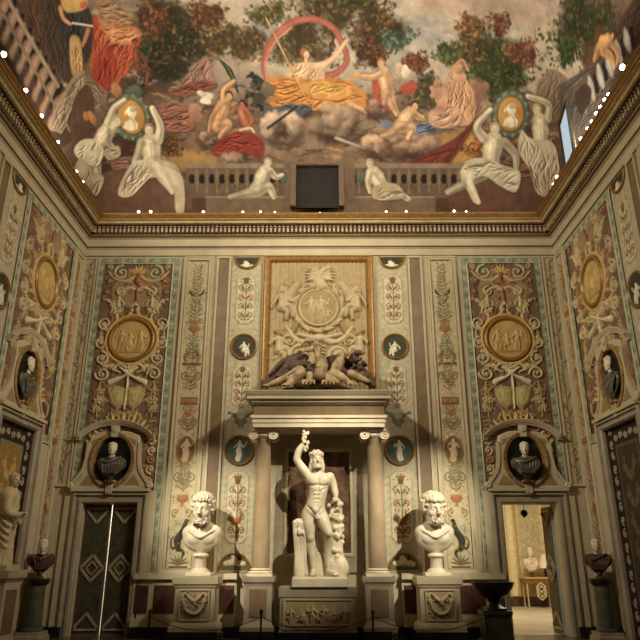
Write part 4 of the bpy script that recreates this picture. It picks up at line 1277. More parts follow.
def stucco_field(R, ca, zc, hw, zlow):
    """scrolls, masks and trophies round the medallion, symmetrical about ca"""
    W = hw/0.83
    def both(fn):
        for s in (-1, 1): fn(s)
    P = lambda x, y: (ca+x*W, zc+y)
    R.poly([P(-.55, .85), P(.55, .85), P(.62, 1.35), P(.45, 1.7), P(-.45, 1.7), P(-.62, 1.35)], (158, 130, 98), .004)
    for i in range(420):
        x, y = rng.uniform(-.8, .8), rng.uniform(zlow-zc, 2.0)
        R.leaf(P(x, y), rng.uniform(0, 6.3), .10, .022, (150, 122, 92) if i % 3 else (96, 70, 58), .008, rng.uniform(-1, 1))
    q = random.Random(5)
    for i in range(85):
        x, y = q.uniform(.05, .74), q.uniform(zlow-zc+.1, 1.95)
        c_ = [(170, 146, 108), (186, 164, 122), (152, 118, 84), (160, 126, 82)][i % 4]; a_ = q.uniform(0, 6.3); k_ = q.choice((-1, 1)); L_ = q.uniform(.18, .34)
        for s in (-1, 1):
            if i % 3 == 0: R.scroll(P(s*x, y), L_*.38, 1.3, a_ if s > 0 else PI-a_, s*k_, .022, c_, .028)
            else: R.acanthus(P(s*x, y), a_ if s > 0 else PI-a_, L_, c_, .028, s*k_, 4)
    # crowning palmette
    for k in range(-4, 5):
        R.leaf(P(0, 1.72), PI/2+k*.34, .30-.02*abs(k), .035, GD if k % 2 == 0 else (206, 176, 112), .035)
    both(lambda s: R.scroll(P(s*.42, 1.78), .20, 1.4, PI/2, -s, .035, (180, 182, 148), .035))
    both(lambda s: R.chain([P(s*.08, 1.66), P(s*.28, 1.55), P(s*.55, 1.60), P(s*.74, 1.80)], [.045, .03, .02], CR, .035))
    both(lambda s: [R.flower(P(s*.68, 1.55), .10, (144, 100, 78), .04), R.flower(P(s*.72, 1.25), .08, (158, 104, 82), .04), R.flower(P(s*.58, 1.72), .07, (160, 112, 84), .03)])
    R.chain([P(0, 1.72), P(-.03, 1.55), P(.05, 1.46), P(.10, 1.40)], [.05, .06, .04], (142, 84, 50), .04)
    R.leaf(P(.05, 1.45), -.2, .22, .04, (176, 130, 70), .03)
    # canopy with two winged busts
    both(lambda s: R.chain([P(0, 1.28), P(s*.16, 1.36), P(s*.32, 1.30), P(s*.42, 1.22)], [.05, .045, .04], CR, .05))
    both(lambda s: R.scroll(P(s*.36, 1.25), .13, 1.3, PI/2, -s, .03, CR, .05))
    both(lambda s: R.person(P(s*.40, .72), .52, CR, .06, 3, True, (196, 176, 134), s))
    both(lambda s: [R.acanthus(P(s*.50, .80), PI/2-s*(.5), .42, CR, .05, -s), R.acanthus(P(s*.30, .80), -PI/2+s*.9, .34, (196, 178, 136), .045, s)])
    R.chain([P(0, 1.30), P(.015, 1.0), P(-.015, .8), P(0, .62)], [.028, .04, .028], (122, 78, 54), .035)
    both(lambda s: R.chain([P(0, .95), P(s*.10, .82), P(s*.06, .66)], [.03, .025, .02], (200, 180, 136), .03))
    # wreath of acanthus round the medallion
    for k in range(12):
        t = PI/12+2*PI*k/12
        s = 1 if math.cos(t) > 0 else -1
        R.acanthus((ca+.60*math.cos(t), zc+.60*math.sin(t)), t+s*.9, .34, CR if k % 2 else (198, 170, 118), .05, -s)
    R.ring((ca, zc), .62, .62, .045, (196, 160, 98), .05)
    both(lambda s: [R.scroll(P(s*.68, .42), .16, 1.5, -PI/2, s, .032, CR, .05), R.scroll(P(s*.70, -.10), .15, 1.5, PI/2, -s, .032, CR, .05), R.scroll(P(s*.66, -.48), .17, 1.5, PI/2, s, .032, CR, .05)])
    # bow, trumpets and garlands below it
    R.flower(P(0, -.72), .13, CR, .06)
    both(lambda s: R.chain([P(s*.06, -.72), P(s*.22, -.62), P(s*.36, -.74), P(s*.20, -.82)], [.04, .035, .03], CR, .05))
    both(lambda s: R.chain([P(-s*.20, -.70), P(s*.10, -.92), P(s*.40, -1.06)], [.025, .03, .075], (220, 208, 172), .06))
    both(lambda s: R.scroll(P(s*.60, -.86), .17, 1.6, PI, -s, .035, CR, .055))
    both(lambda s: R.acanthus(P(s*.30, -.66), -.2 if s > 0 else PI+.2, .42, (206, 186, 140), .05, s))
    R.chain([P(0, -.80), P(.01, -1.2), P(-.01, -1.70)], [.025, .03, .022], (216, 202, 164), .055)
    # shields
    both(lambda s: [R.poly([P(s*.02, -1.20), P(s*.30, -1.14), P(s*.44, -1.34), P(s*.36, -1.58), P(s*.18, -1.74), P(s*.03, -1.62)], PGR, .05, .08),
                    R.poly([P(s*.08, -1.28), P(s*.27, -1.22), P(s*.34, -1.36), P(s*.28, -1.54), P(s*.12, -1.62)], (188, 176, 120), .062, .06)])
    both(lambda s: [R.flower(P(s*.62, -1.28), .09, PGR, .045), R.flower(P(s*.64, -1.50), .11, (180, 170, 124), .05), R.flower(P(s*.60, -1.72), .08, PGR, .04),
                    R.chain([P(s*.62, -1.05), P(s*.66, -1.4), P(s*.62, -1.9)], [.02, .03, .015], (168, 152, 108), .03), R.acanthus(P(s*.70, -1.75), PI/2, .4, (186, 160, 110), .035, s)])
    # fan over the pediment
    for k in range(-8, 9):
        t = PI/2+k*.17
        R.leaf((ca+1.0*math.cos(t)*.62, zc-2.62+1.0*math.sin(t)*.62), t, .24, .035, GD if k % 2 else (206, 184, 136), .04)
    b = zc-2.25
    k = 0
    while b > zlow+.15:
        both(lambda s: R.scroll((ca+s*(hw-.12), b), .10, 1.3, PI/2 if k % 2 else -PI/2, s if k % 2 else -s, .025, (206, 186, 142) if k % 3 else (170, 120, 84), .04))
        b -= .21; k += 1

def leaf_border(name, M, a0, a1, b0, b1, w, parent, hole=None):
    R = Relief(a0, a1, b0, b1, .0165, (150, 152, 126))
    for i, c in ((.012, (196, 188, 158)), (w-.012, (206, 196, 166))):
        P = [(a0+i, b0+i), (a1-i, b0+i), (a1-i, b1-i), (a0+i, b1-i), (a0+i, b0+i)]
        R.chain(P, .014, c, .02, smooth=False)
    m = w/2
    y = b0+m; n = int((b1-b0-w)/.15)
    for i in range(n):
        y = b0+m+(i+.5)*.15
        for x in (a0+m, a1-m):
            for s in (-1, 1): R.leaf((x, y-.05), PI/2+s*.75, .10, .020, (182, 184, 156) if i % 2 else (112, 126, 104), .012, -s*.6)
    n = int((a1-a0-w)/.15)
    for i in range(n):
        x = a0+m+(i+.5)*.15
        for y in (b0+m, b1-m):
            for s in (-1, 1): R.leaf((x-.05, y), s*.75, .10, .020, (182, 184, 156) if i % 2 else (112, 126, 104), .012, -s*.6)
    R.mottle(.08, .5, 5)
    if hole:
        c_, hw_, top_ = hole
        R.mask_poly([(c_-hw_, 0), (c_+hw_, 0), (c_+hw_, top_), (c_-hw_, top_)], False)
    R.mask_poly([(a0+w, b0+w), (a1-w, b0+w), (a1-w, b1-w), (a0+w, b1-w)], False)
    return R.build(name, M, .02, parent, M_STUCCO)

def wide_panel(M, a0, a1, b0, b1, zc, label, zlow, hole):
    ca = (a0+a1)/2
    t = thing('stucco_panel', label, 'wall panel', M(ca, b0, 0.0), 'tall stucco panels with a round medallion')
    R = Relief(a0+.18, a1-.18, b0+.18, b1-.18, .0145, MV)
    R.rect(a0+.18, a1-.18, b0, zlow+.1, (104, 62, 48))
    stucco_field(R, ca, zc, (a1-a0)/2-.19, max(zlow, b0+.2))
    R.mottle(.12, .35, int(abs(ca)*10))
    c_, hw_, top_, nz_ = hole
    R.mask_poly([(c_-hw_, 0), (c_+hw_, 0), (c_+hw_, top_), (c_-hw_, top_)], False)
    R.keep &= np.hypot((R.X-c_)/.48, (R.Y-nz_)/.56) > 1
    R.build('stucco_field', M, .012, t, M_STUCCO)
    leaf_border('leaf_border', M, a0, a1, b0, b1, .19, t, hole[:3])
    md = MB().oval(M, ca, zc, .57, .57, [(0, .015), (0, .06), (.03, .085), (.06, .085), (.085, .055), (.10, .055)])
    mo = md.build('medallion_rim', M_GILT, t, True)
    G = Relief(ca-.5, ca+.5, zc-.5, zc+.5, .0125, (188, 158, 100))
    for i, (x, s, f) in enumerate(((-.24, .52, 1), (-.02, .56, -1), (.22, .50, 1))):
        G.person((ca+x, zc-.28), s, (198, 170, 112), .03, 40+i+int(zc*7+ca*3), i == 1, (180, 150, 94), f)
    G.rect(ca-.34, ca+.34, zc-.33, zc-.28, (176, 146, 92), .015)
    G.mottle(.1, .2, 3)
    G.mask_oval((ca, zc), .485, .485)
    G.build('medallion_relief', M, .045, mo, M_STUCCO)
    return t

L_PAN = 'tall mauve panel of cream scrollwork round a gold medallion, '
wide_panel(WB, -5.60, -3.52, 1.22, 8.72, 6.52, L_PAN+'above the closed double door', 3.1, (-4.67, .84, 3.0, 3.635))
wide_panel(WB, 3.55, 5.58, 1.22, 8.72, 6.52, L_PAN+'above the open bright doorway', 3.1, (4.65, .84, 3.0, 3.635))
wide_panel(WL, .55, 3.32, 3.9, 8.72, 7.20, L_PAN+'on the left side wall', 4.6, (2.12, 1.05, 4.34, 5.0))
wide_panel(WR, .55, 3.32, 3.9, 8.72, 7.20, L_PAN+'on the right side wall', 4.6, (2.12, 1.05, 4.34, 5.0))

def grotesque_strip(M, ca, hw, b0, b1, label, seed, kind, tone=CR, edges=True):
    """narrow painted strip: a plant rising through baskets, birds, a cameo and a vase"""
    R_ = random.Random(seed)
    t = thing('grotesque_strip', label, 'painted strip', M(ca, b0, 0), 'painted foliage strips')
    f = MB()
    f.frame(M, ca-hw-.11, ca+hw+.11, b0-.06, b1+.06, [(0, 0), (0, .05), (.04, .05), (.05, .035), (.08, .035), (.09, .05), (.105, .05), (.11, .015)])
    f.build('strip_frame', M_CREAM, t)
    R = Relief(ca-hw, ca+hw, b0, b1, .0135, tone)
    P = lambda x, y: (ca+x*hw/.27, y)
    gl, rl, dl = (128, 130, 92), (170, 108, 80), (88, 82, 62)
    def spray(y0, y1, n, cols, L=.15):
        R.chain([P(0, y0), P(R_.uniform(-.02, .02), (y0*2+y1)/3), P(R_.uniform(-.02, .02), (y0+2*y1)/3), P(0, y1)], [.016, .010], gl, .006)
        n = int(n*1.7)
        for i in range(n):
            y = y0+(y1-y0)*(i+.5)/n; k = 1-.45*i/n
            for s in (-1, 1):
                a = PI/2-s*R_.uniform(.7, 1.15)
                R.leaf(P(0, y), a, L*k*1.3, .012*k+.005, cols[R_.randrange(len(cols))], .008, s*R_.uniform(-.3, .9))
                q = P(s*R_.uniform(.09, .2)*k, y+R_.uniform(.04, .12))
                R.ell(q, .018, .018, cols[R_.randrange(len(cols))], .008)
                R.leaf(P(s*.10*k, y+.05), a+s*.6, .07, .010, cols[R_.randrange(len(cols))], .006)
                if R_.random() < .5: R.chain([P(0, y), P(s*.08, y+.02), P(s*.17*k, y+.10)], [.007, .004], cols[0], .005)
    def urn(y, c, w=.12):
        R.poly([P(-w*.3, y), P(w*.3, y), P(w*.3, y+.03), P(w*.12, y+.06), P(w, y+.16), P(w*.8, y+.24), P(w*1.05, y+.26), P(-w*1.05, y+.26), P(-w*.8, y+.24), P(-w, y+.16), P(-w*.12, y+.06), P(-w*.3, y+.03)], c, .015, .05)
    def volutes(y, c, r=.10):
        for s in (-1, 1):
            R.scroll(P(s*.14, y), r, 1.3, PI/2, -s, .016, c, .01)
            R.chain([P(0, y-.15), P(s*.05, y-.05), P(s*.14, y+r)], [.016, .010], c, .008)
    cols = [gl, dl, rl, gl]
    if kind == 'tall':
        for k in range(9): R.ell(P(-.2+.05*k, b1-.06), .018, .022, dl, .01)
        spray(6.85, 8.5, 11, cols, .17)
        for s in (-1, 1):
            R.chain([P(s*.12, 7.70), P(s*.16, 7.76), P(s*.18, 7.84)], [.02, .03, .012], (58, 58, 60), .015); R.leaf(P(s*.13, 7.72), PI+.5 if s > 0 else -.5, .12, .02, (70, 66, 62), .01)
        urn(6.62, (148, 116, 74), .15); R.flower(P(-.06, 6.92), .06, rl, .015); R.flower(P(.07, 6.94), .06, (176, 132, 80), .015); R.flower(P(0, 6.98), .06, (150, 96, 74), .015)
        spray(6.0, 6.6, 5, [dl, gl], .12)
        R.rect(P(-.22, 0)[0], P(.22, 0)[0], 5.88, 5.95, (122, 82, 50), .02)
        for s in (-1, 1):
            R.chain([P(s*.14, 5.96), P(s*.17, 6.10), P(s*.13, 6.22), P(s*.16, 6.30)], [.035, .05, .03, .012], (156, 132, 76), .02); R.leaf(P(s*.17, 6.1), PI/2+s*.6, .22, .03, (120, 104, 66), .015)
        spray(5.25, 5.85, 5, [rl, gl, dl], .14); volutes(5.6, (120, 96, 66))
        R.rect(P(-.2, 0)[0], P(.2, 0)[0], 4.92, 5.10, (128, 84, 40), .015); R.rect(P(-.17, 0)[0], P(.17, 0)[0], 4.95, 5.07, (176, 122, 58), .018)
        spray(4.28, 4.9, 5, [rl, (150, 80, 56), gl], .15); R.flower(P(0, 4.72), .07, rl, .015); volutes(4.5, gl, .08)
        R.ell(P(0, 3.87), .22, .33, (176, 150, 96), .02, flat=True); R.ell(P(0, 3.87), .19, .30, (134, 92, 68), .012, flat=True); R.person((ca, 3.62), .50, (216, 196, 156), .02, seed)
        spray(2.95, 3.5, 5, [gl, rl, gl], .16); volutes(3.25, (110, 120, 84), .11)
        urn(2.62, (168, 116, 74), .15)
        for s in (-1, 1):
            R.scroll(P(s*.14, 2.50), .09, 1.2, -PI/2, s, .016, (150, 112, 66), .012)
        # dark animal rearing on a tendril
        m = 1 if ca < 0 else -1
        R.chain([P(-.02*m, 1.72), P(-.05*m, 1.92), P(.06*m, 2.10), P(.10*m, 2.28)], [.05, .085, .07, .04], (62, 60, 46), .03)
        R.ell(P(.12*m, 2.32), .05, .04, (58, 54, 42), .03)
        R.chain([P(.03*m, 2.06), P(.15*m, 2.08), P(.18*m, 1.98)], [.03, .02], (62, 60, 46), .02); R.chain([P(-.04*m, 1.8), P(-.15*m, 1.74), P(-.2*m, 1.88), P(-.14*m, 2.0)], [.03, .022, .012], (70, 66, 48), .02)
        R.chain([P(-.02*m, 1.74), P(.1*m, 1.66), P(.06*m, 1.54)], [.04, .025], (62, 60, 46), .02)
        for k in range(-3, 4): R.leaf(P(0, 1.40), PI/2+k*.36, .24, .024, (124, 112, 76), .015, k*.2)
        R.rect(P(-.21, 0)[0], P(.21, 0)[0], b0+.01, b0+.08, (70, 44, 36), .02)
    else:
        y = b1-.25; k = 0
        while y > b0+.9:
            if k % 4 == 1:
                R.rect(P(-.2, 0)[0], P(.2, 0)[0], y-.28, y-.14, (164, 104, 52), .02); y -= .38
            elif k % 4 == 3:
                urn(y-.34, (158, 92, 62), .14); volutes(y-.28, gl, .09); y -= .45
            else:
                spray(y-1.05, y-.05, 7, [rl, gl, (142, 84, 62), dl], .19); y -= 1.12
            k += 1
        spray(b0+.1, y, 6, [rl, (140, 86, 62), gl], .19)
    if kind == 'side':
        for i in range(70):
            y = b0+.15+(b1-b0-.3)*i/70
            R.leaf(P(R_.uniform(-.06, .06), y), PI/2+R_.choice((-1, 1))*R_.uniform(.3, 1.1), R_.uniform(.14, .26), R_.uniform(.012, .024), [(110, 98, 70), (146, 88, 64), (88, 74, 56), (132, 116, 82)][R_.randrange(4)], .012, R_.uniform(-1.2, 1.2))
    else:
        for i in range(120):
            y = R_.uniform(b0+.2, b1-.25); x = R_.uniform(.06, .21); a = R_.uniform(0, 6.3); b = R_.uniform(-1.2, 1.2)
            c_ = [(150, 138, 98), (168, 122, 90), (132, 128, 92), (120, 104, 76)][i % 4]; L_ = R_.uniform(.06, .13)
            for s in (-1, 1): R.leaf(P(s*x, y), a if s > 0 else PI-a, L_, .009, c_, .006, b*s)
    R.mottle(.09, .5, seed)
    R.build('painted_foliage', M, .012, t)
    return t

L_STR = 'narrow cream strip with painted birds, foliage and red cameo '
grotesque_strip(WB, -3.05, .265, 1.30, 8.68, L_STR+'behind the left colossal bust', 21, 'tall', (196, 182, 146))
grotesque_strip(WB, 3.06, .265, 1.30, 8.68, L_STR+'behind the right colossal bust', 22, 'tall', (196, 182, 146))
L_SIDE = 'strip of red and olive painted foliage in the corner '
grotesque_strip(WL, .285, .20, 1.35, 8.68, L_SIDE+'left of the closed double door', 23, 'side', (186, 164, 128))
grotesque_strip(WR, .285, .20, 1.35, 8.68, L_SIDE+'right of the open doorway', 24, 'side', (186, 164, 128))
for s, lab in ((-1, 'left'), (1, 'right')):
    g = thing('foliage_pilaster', 'very narrow painted leaf strip on the end wall in its upper %s corner' % lab, 'painted strip', WB(s*5.80, 3, 0), 'painted foliage strips')
    R = Relief(s*5.80-.12, s*5.80+.12, 3.1, 8.7, .015, (178, 164, 130))
    q = random.Random(40+s)
    for i in range(64):
        y = 3.2+i*.085
        R.leaf((s*5.8+q.uniform(-.03, .03), y), PI/2+q.choice((-1, 1))*q.uniform(.3, 1.0), q.uniform(.09, .2), q.uniform(.01, .022), q.choice([(112, 104, 74), (132, 96, 68), (96, 88, 64), (140, 126, 92)]), .012, q.uniform(-1, 1))
    R.chain([(s*5.8, 3.15), (s*5.79, 6), (s*5.8, 8.6)], .012, (120, 108, 76), .01)
    R.build('painted_foliage', WB, .012, g)
    MB().frame(WB, s*5.80-.17, s*5.80+.17, 3.05, 8.72, [(0, 0), (0, .04), (.035, .04), (.05, .015)]).build('strip_frame', M_CREAM, g)

def octa(a, b, hw, hb, c):
    return [(a-hw+c, b-hb), (a+hw-c, b-hb), (a+hw, b-hb+c), (a+hw, b+hb-c), (a+hw-c, b+hb), (a-hw+c, b+hb), (a-hw, b+hb-c), (a-hw, b-hb+c)]

def arabesque(R, ca, zc, hb, seed, bird=False):
    q = random.Random(seed)
    R.chain([(ca, zc-hb*.85), (ca+.01, zc), (ca, zc+hb*.7)], [.014, .01], OLV, .008)
    R.poly([(ca-.05, zc+hb*.62), (ca+.05, zc+hb*.62), (ca+.07, zc+hb*.76), (ca-.07, zc+hb*.76)], (120, 84, 54), .015)
    for k in range(-2, 3): R.leaf((ca, zc+hb*.74), PI/2+k*.5, hb*.2, .02, (110, 104, 66) if k % 2 else RED, .012)
    for i in range(26):
        y = zc+hb*q.uniform(-.85, .8); x = q.uniform(.04, .17)
        cc = [(134, 92, 66), OLV, (150, 120, 84), (108, 112, 82)][i % 4]; a = q.uniform(0, 6.3)
        for s in (-1, 1): R.leaf((ca+s*x, y), a if s > 0 else PI-a, .075, .010, cc, .006, s*.8)
    for i, f in enumerate((.45, .1, -.3, -.62)):
        for s in (-1, 1):
            R.scroll((ca+s*.11, zc+hb*f), .075, 1.2, -PI/2 if i % 2 else PI/2, s if i % 2 else -s, .014, (150, 86, 60) if i % 2 else (106, 110, 76), .01)
            R.leaf((ca+s*.02, zc+hb*(f-.1)), PI/2-s*.7, .14, .02, (136, 82, 58) if q.random() < .5 else OLV, .01, s*.6)
    for i in range(5): R.ell((ca+(i-2)*.045, zc-hb*.82), .016, .02, RED, .01)
    if bird:
        R.ell((ca-.01, zc-hb*.42), .11, .075, (150, 92, 58), .03, .3); R.chain([(ca+.05, zc-hb*.38), (ca+.10, zc-hb*.26), (ca+.08, zc-hb*.18)], [.05, .035, .025], (168, 108, 62), .03)
        for k in range(4): R.leaf((ca-.08, zc-hb*.42), PI*.62+k*.28, .17, .022, (74, 62, 50) if k % 2 else (110, 76, 50), .02, -.5)
        R.ell((ca+.085, zc-hb*.14), .02, .015, (170, 60, 40), .02); R.chain([(ca, zc-hb*.5), (ca+.01, zc-hb*.62)], .01, (140, 110, 60), .01)

def cameo_strip(M, ca, hw, b0, b1, label, seed, zs, full=True):
    """cream-grey strip with a half medallion, shaped panels and round cameos"""
    t = thing('cameo_strip', label, 'painted strip', M(ca, b0, 0), 'strips with round cameos')
    R = Relief(ca-hw, ca+hw, b0, b1, .0135, (188, 177, 146))
    q = random.Random(seed)
    for s in (-1, 1):
        R.chain([(ca+s*(hw-.03), b0), (ca+s*(hw-.03), b1)], .014, (170, 164, 138), .012, smooth=False)
        y = b0+.2
        while y < b1:
            R.leaf((ca+s*(hw-.06), y), PI/2+s*.7, .16, .012, (166, 162, 134), .006, s*.9); y += .16
    def panel(zc, hb, w, bird, sd):
        R.poly(octa(ca, zc, w, hb, .12), (164, 158, 132), .012); R.poly(octa(ca, zc, w-.025, hb-.025, .11), (206, 193, 158), .006)
        arabesque(R, ca, zc, hb, sd, bird)
    for i, (kind, zc, sz) in enumerate(zs):
        if kind == 'oct': panel(zc, sz, .24, False, seed+i)
        if kind == 'long': panel(zc, sz, .25, True, seed+i)
        if kind == 'car':
            R.poly(octa(ca, zc, .22, sz, .12), (178, 172, 146), .01)
            for s in (-1, 1): R.acanthus((ca+s*.03, zc-sz*.8), PI/2-s*.3, sz*1.5, (120, 112, 90), .03, -s)
            R.flower((ca, zc+sz*.75), .07, (150, 96, 72), .03)
    R.mottle(.07, .5, seed)
    base = R.build('painted_field', M, .012, t)
    for i, (kind, zc, sz) in enumerate(zs):
        if kind not in ('round', 'half', 'lun'): continue
        t0, t1 = {'round': (0, 2*PI), 'half': (PI, 2*PI), 'lun': (0, PI)}[kind]
        rim = MB().oval(M, ca, zc, sz, sz, [(0, .012), (0, .045), (.025, .06), (.045, .045), (.06, .02)], 40, t0, t1).build('cameo_rim', M_GILT, t, True)
        G = Relief(ca-sz, ca+sz, zc-sz, zc+sz, .0125, (66, 66, 52) if i < 3 else (86, 90, 82))
        if kind == 'round':
            G.person((ca, zc-sz*.66), sz*1.3, (224, 216, 190), .03, seed+i, i < 3, None, 1 if ca < 0 else -1)
        else:
            d = -.22 if kind == 'half' else .18
            if kind == 'lun': G.C[:] = np.array(S((112, 104, 74)))
            for k in range(7):
                G.leaf((ca+(k-3)*.055, zc+d*sz/.34-.05), .4+k*.36, .17, .04, (226, 216, 186), .03, .5)
            G.chain([(ca-.2, zc+d*sz/.34-.06), (ca, zc+d*sz/.34-.03), (ca+.2, zc+d*sz/.34-.07)], [.05, .075, .05], (226, 216, 186), .03)
            G.ell((ca-.05, zc+d*sz/.34+.07), .04, .045, (226, 216, 186), .03); G.leaf((ca+.08, zc+d*sz/.34), 1.2, .12, .03, (70, 62, 50), .02)
        G.mask_oval((ca, zc), sz-.05, sz-.05)
        if kind == 'half': G.keep &= G.Y <= zc
        if kind == 'lun': G.keep &= G.Y >= zc
        G.build('cameo', M, .022, rim)
    return t

ZS = [('half', 8.72, .34), ('oct', 7.58, .66), ('round', 6.34, .33), ('oct', 5.38, .52), ('car', 4.66, .30), ('round', 3.86, .35), ('long', 2.62, .78), ('lun', 1.30, .36)]
L_CAM = 'pale strip with round cameos and arabesque panels, running beside '
cameo_strip(WB, -1.83, .39, 1.26, 8.72, L_CAM+'the left column', 31, ZS)
cameo_strip(WB, 1.83, .39, 1.26, 8.72, L_CAM+'the right column', 32, ZS)
ZS2 = [('half', 8.72, .34), ('oct', 7.52, .66), ('round', 6.28, .36), ('oct', 5.2, .55), ('long', 3.4, .9)]
cameo_strip(WL, 3.72, .36, 2.4, 8.72, 'pale strip with gold-rimmed cameos at the left edge of the photo', 33, ZS2)
cameo_strip(WR, 3.72, .36, 2.4, 8.72, 'pale strip with gold-rimmed cameos at the right edge of the photo', 34, ZS2)

def plain_pilaster(M, a0, a1, b0, b1, label):
    t = thing('marble_pilaster', label, 'pilaster', M((a0+a1)/2, b0, 0), 'plain mauve marble pilasters')
    MB().wbox(M, a0+.05, a1-.05, b0, b1, 0.0, .035).build('shaft', M_MAUVE, t)
    for x in (a0, a1-.05): MB().wbox(M, x, x+.05, b0, b1, 0.0, .06).build('edge_fillet', M_CREAM, t)
    MB().wbox(M, a0, a1, b1, b1+.05, 0, .07).build('cap_moulding', M_CREAM, t)
for s, lab in ((-1, 'left'), (1, 'right')):
    a = s*2.405
    plain_pilaster(WB, a-.18, a+.18, 1.25, 8.68, 'plain mauve marble pilaster between two painted strips, %s of the columned niche' % lab)
    plain_pilaster(WL if s < 0 else WR, 4.15, 4.5, 1.25, 8.68, 'plain mauve marble pilaster on the %s side wall at the edge of the photo' % lab)
    plain_pilaster(WL if s < 0 else WR, 5.5, 5.8, 1.25, 8.68, 'second mauve marble pilaster on the %s side wall, near the camera' % lab)
    grotesque_strip(WL if s < 0 else WR, 5.0, .25, 1.3, 8.68, 'cream foliage strip between two mauve pilasters high on the %s side wall' % lab, 25+s, 'tall')

# ------------------------------------------------------------------ the framed relief over the niche
t = thing('relief_panel', 'large gold-framed stucco relief of figures round a circular medallion', 'relief', (0, 0, 5.1))
MB().frame(WB, -1.39, 1.35, 5.05, 8.74, [(0, 0), (0, .09), (.03, .11), (.06, .095), (.10, .095), (.13, .11), (.16, .08), (.19, .03)]).build('gold_frame', M_GILT, t)
R = Relief(-1.21, 1.17, 5.22, 8.57, .0115, (168, 148, 110))  # ground darker than the figures: recess shading put into the colour
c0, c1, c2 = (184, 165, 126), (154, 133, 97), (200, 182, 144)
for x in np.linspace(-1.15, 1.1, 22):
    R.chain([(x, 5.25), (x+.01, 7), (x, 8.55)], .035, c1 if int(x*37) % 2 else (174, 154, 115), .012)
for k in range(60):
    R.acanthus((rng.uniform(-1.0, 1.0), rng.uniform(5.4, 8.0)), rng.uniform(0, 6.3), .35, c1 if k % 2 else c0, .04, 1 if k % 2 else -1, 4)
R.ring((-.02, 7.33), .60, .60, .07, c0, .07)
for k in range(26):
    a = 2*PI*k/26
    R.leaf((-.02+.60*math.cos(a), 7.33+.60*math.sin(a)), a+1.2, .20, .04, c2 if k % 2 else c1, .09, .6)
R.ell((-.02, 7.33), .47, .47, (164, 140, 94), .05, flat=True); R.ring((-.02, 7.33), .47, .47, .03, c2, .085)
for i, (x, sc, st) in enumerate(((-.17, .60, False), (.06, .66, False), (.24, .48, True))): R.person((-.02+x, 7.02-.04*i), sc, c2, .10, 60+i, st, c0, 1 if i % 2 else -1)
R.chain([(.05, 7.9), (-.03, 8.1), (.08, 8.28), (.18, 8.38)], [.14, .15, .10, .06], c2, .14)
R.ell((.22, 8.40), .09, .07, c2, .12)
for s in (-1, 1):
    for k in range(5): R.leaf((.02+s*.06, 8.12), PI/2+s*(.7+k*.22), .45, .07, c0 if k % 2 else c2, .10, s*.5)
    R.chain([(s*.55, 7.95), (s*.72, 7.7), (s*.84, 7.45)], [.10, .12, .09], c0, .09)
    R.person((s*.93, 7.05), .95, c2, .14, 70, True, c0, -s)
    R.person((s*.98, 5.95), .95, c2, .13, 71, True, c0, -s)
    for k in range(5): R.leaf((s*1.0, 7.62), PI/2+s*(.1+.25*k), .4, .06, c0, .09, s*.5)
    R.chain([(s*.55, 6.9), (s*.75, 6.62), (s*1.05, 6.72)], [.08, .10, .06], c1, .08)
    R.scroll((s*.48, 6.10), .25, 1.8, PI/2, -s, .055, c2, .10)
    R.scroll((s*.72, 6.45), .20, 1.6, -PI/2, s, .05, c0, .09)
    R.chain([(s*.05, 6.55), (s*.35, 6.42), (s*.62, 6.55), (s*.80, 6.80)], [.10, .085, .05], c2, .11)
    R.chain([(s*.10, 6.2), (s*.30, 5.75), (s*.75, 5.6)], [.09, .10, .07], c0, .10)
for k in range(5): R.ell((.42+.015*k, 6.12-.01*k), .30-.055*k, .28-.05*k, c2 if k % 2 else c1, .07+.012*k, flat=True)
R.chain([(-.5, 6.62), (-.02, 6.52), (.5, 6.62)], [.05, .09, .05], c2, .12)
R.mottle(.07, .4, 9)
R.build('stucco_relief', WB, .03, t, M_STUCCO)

# ------------------------------------------------------------------ dado of the end wall
DADO = [(-3.95, -1.75), (1.75, 3.95)]
dd = MB()
for x0, x1 in DADO:
    dd.box(x0, x1, -.12, -.005, .2, 1.12); dd.box(x0, x1, -.20, -.005, 1.12, 1.16); dd.box(x0, x1, -.17, -.005, 1.16, 1.24); dd.box(x0, x1, -.16, -.005, .2, .36)
for x0, x1 in ((-1.2, 1.2),): dd.box(x0, x1, -.06, -.005, .2, 1.24)
do = tag(dd.build('trim_2', M_CREAM), kind='structure')
q = MB()
for s in (-1, 1):
    for x0, x1 in ((1.80, 2.28), (2.95, 3.5), (3.62, 3.9)): q.box(min(s*x0, s*x1), max(s*x0, s*x1), -.13, -.10, .45, 1.0)
q.build('porphyry_panel', M_PURPLE, do)
bb = MB()
for x0, x1 in ((-3.97, 3.97),): bb.box(x0, x1, -.24, -.005, 0, .2)
for s in (-1, 1): bb.box(min(s*5.4, s*5.98), max(s*5.4, s*5.98), -.2, -.005, 0, .2)
tag(bb.build('baseboard_back', M_BLACK), kind='structure')
for nm, s in (('left', -1), ('right', 1)):
    b = MB()
    for y0, y1 in ((-1.2, -.2), (-10, -3.05)): b.box(min(s*5.8, s*5.995), max(s*5.8, s*5.995), y0, y1, 0, .22)
    tag(b.build('baseboard_'+nm, M_BLACK), kind='structure')
    b = MB()
    for y0, y1 in ((-.75, -.22), (-10, -3.6)):
        b.box(min(s*5.86, s*5.995), max(s*5.86, s*5.995), y0, y1, .22, 1.12); b.box(min(s*5.80, s*5.995), max(s*5.80, s*5.995), y0, y1, 1.12, 1.26)
    o = tag(b.build('trim_3' if s < 0 else 'trim_4', M_CREAM), kind='structure')
    MB().box(min(s*5.84, s*5.87), max(s*5.84, s*5.87), -.66, -.3, .45, 1.0).build('porphyry_panel', M_BLACK, o)

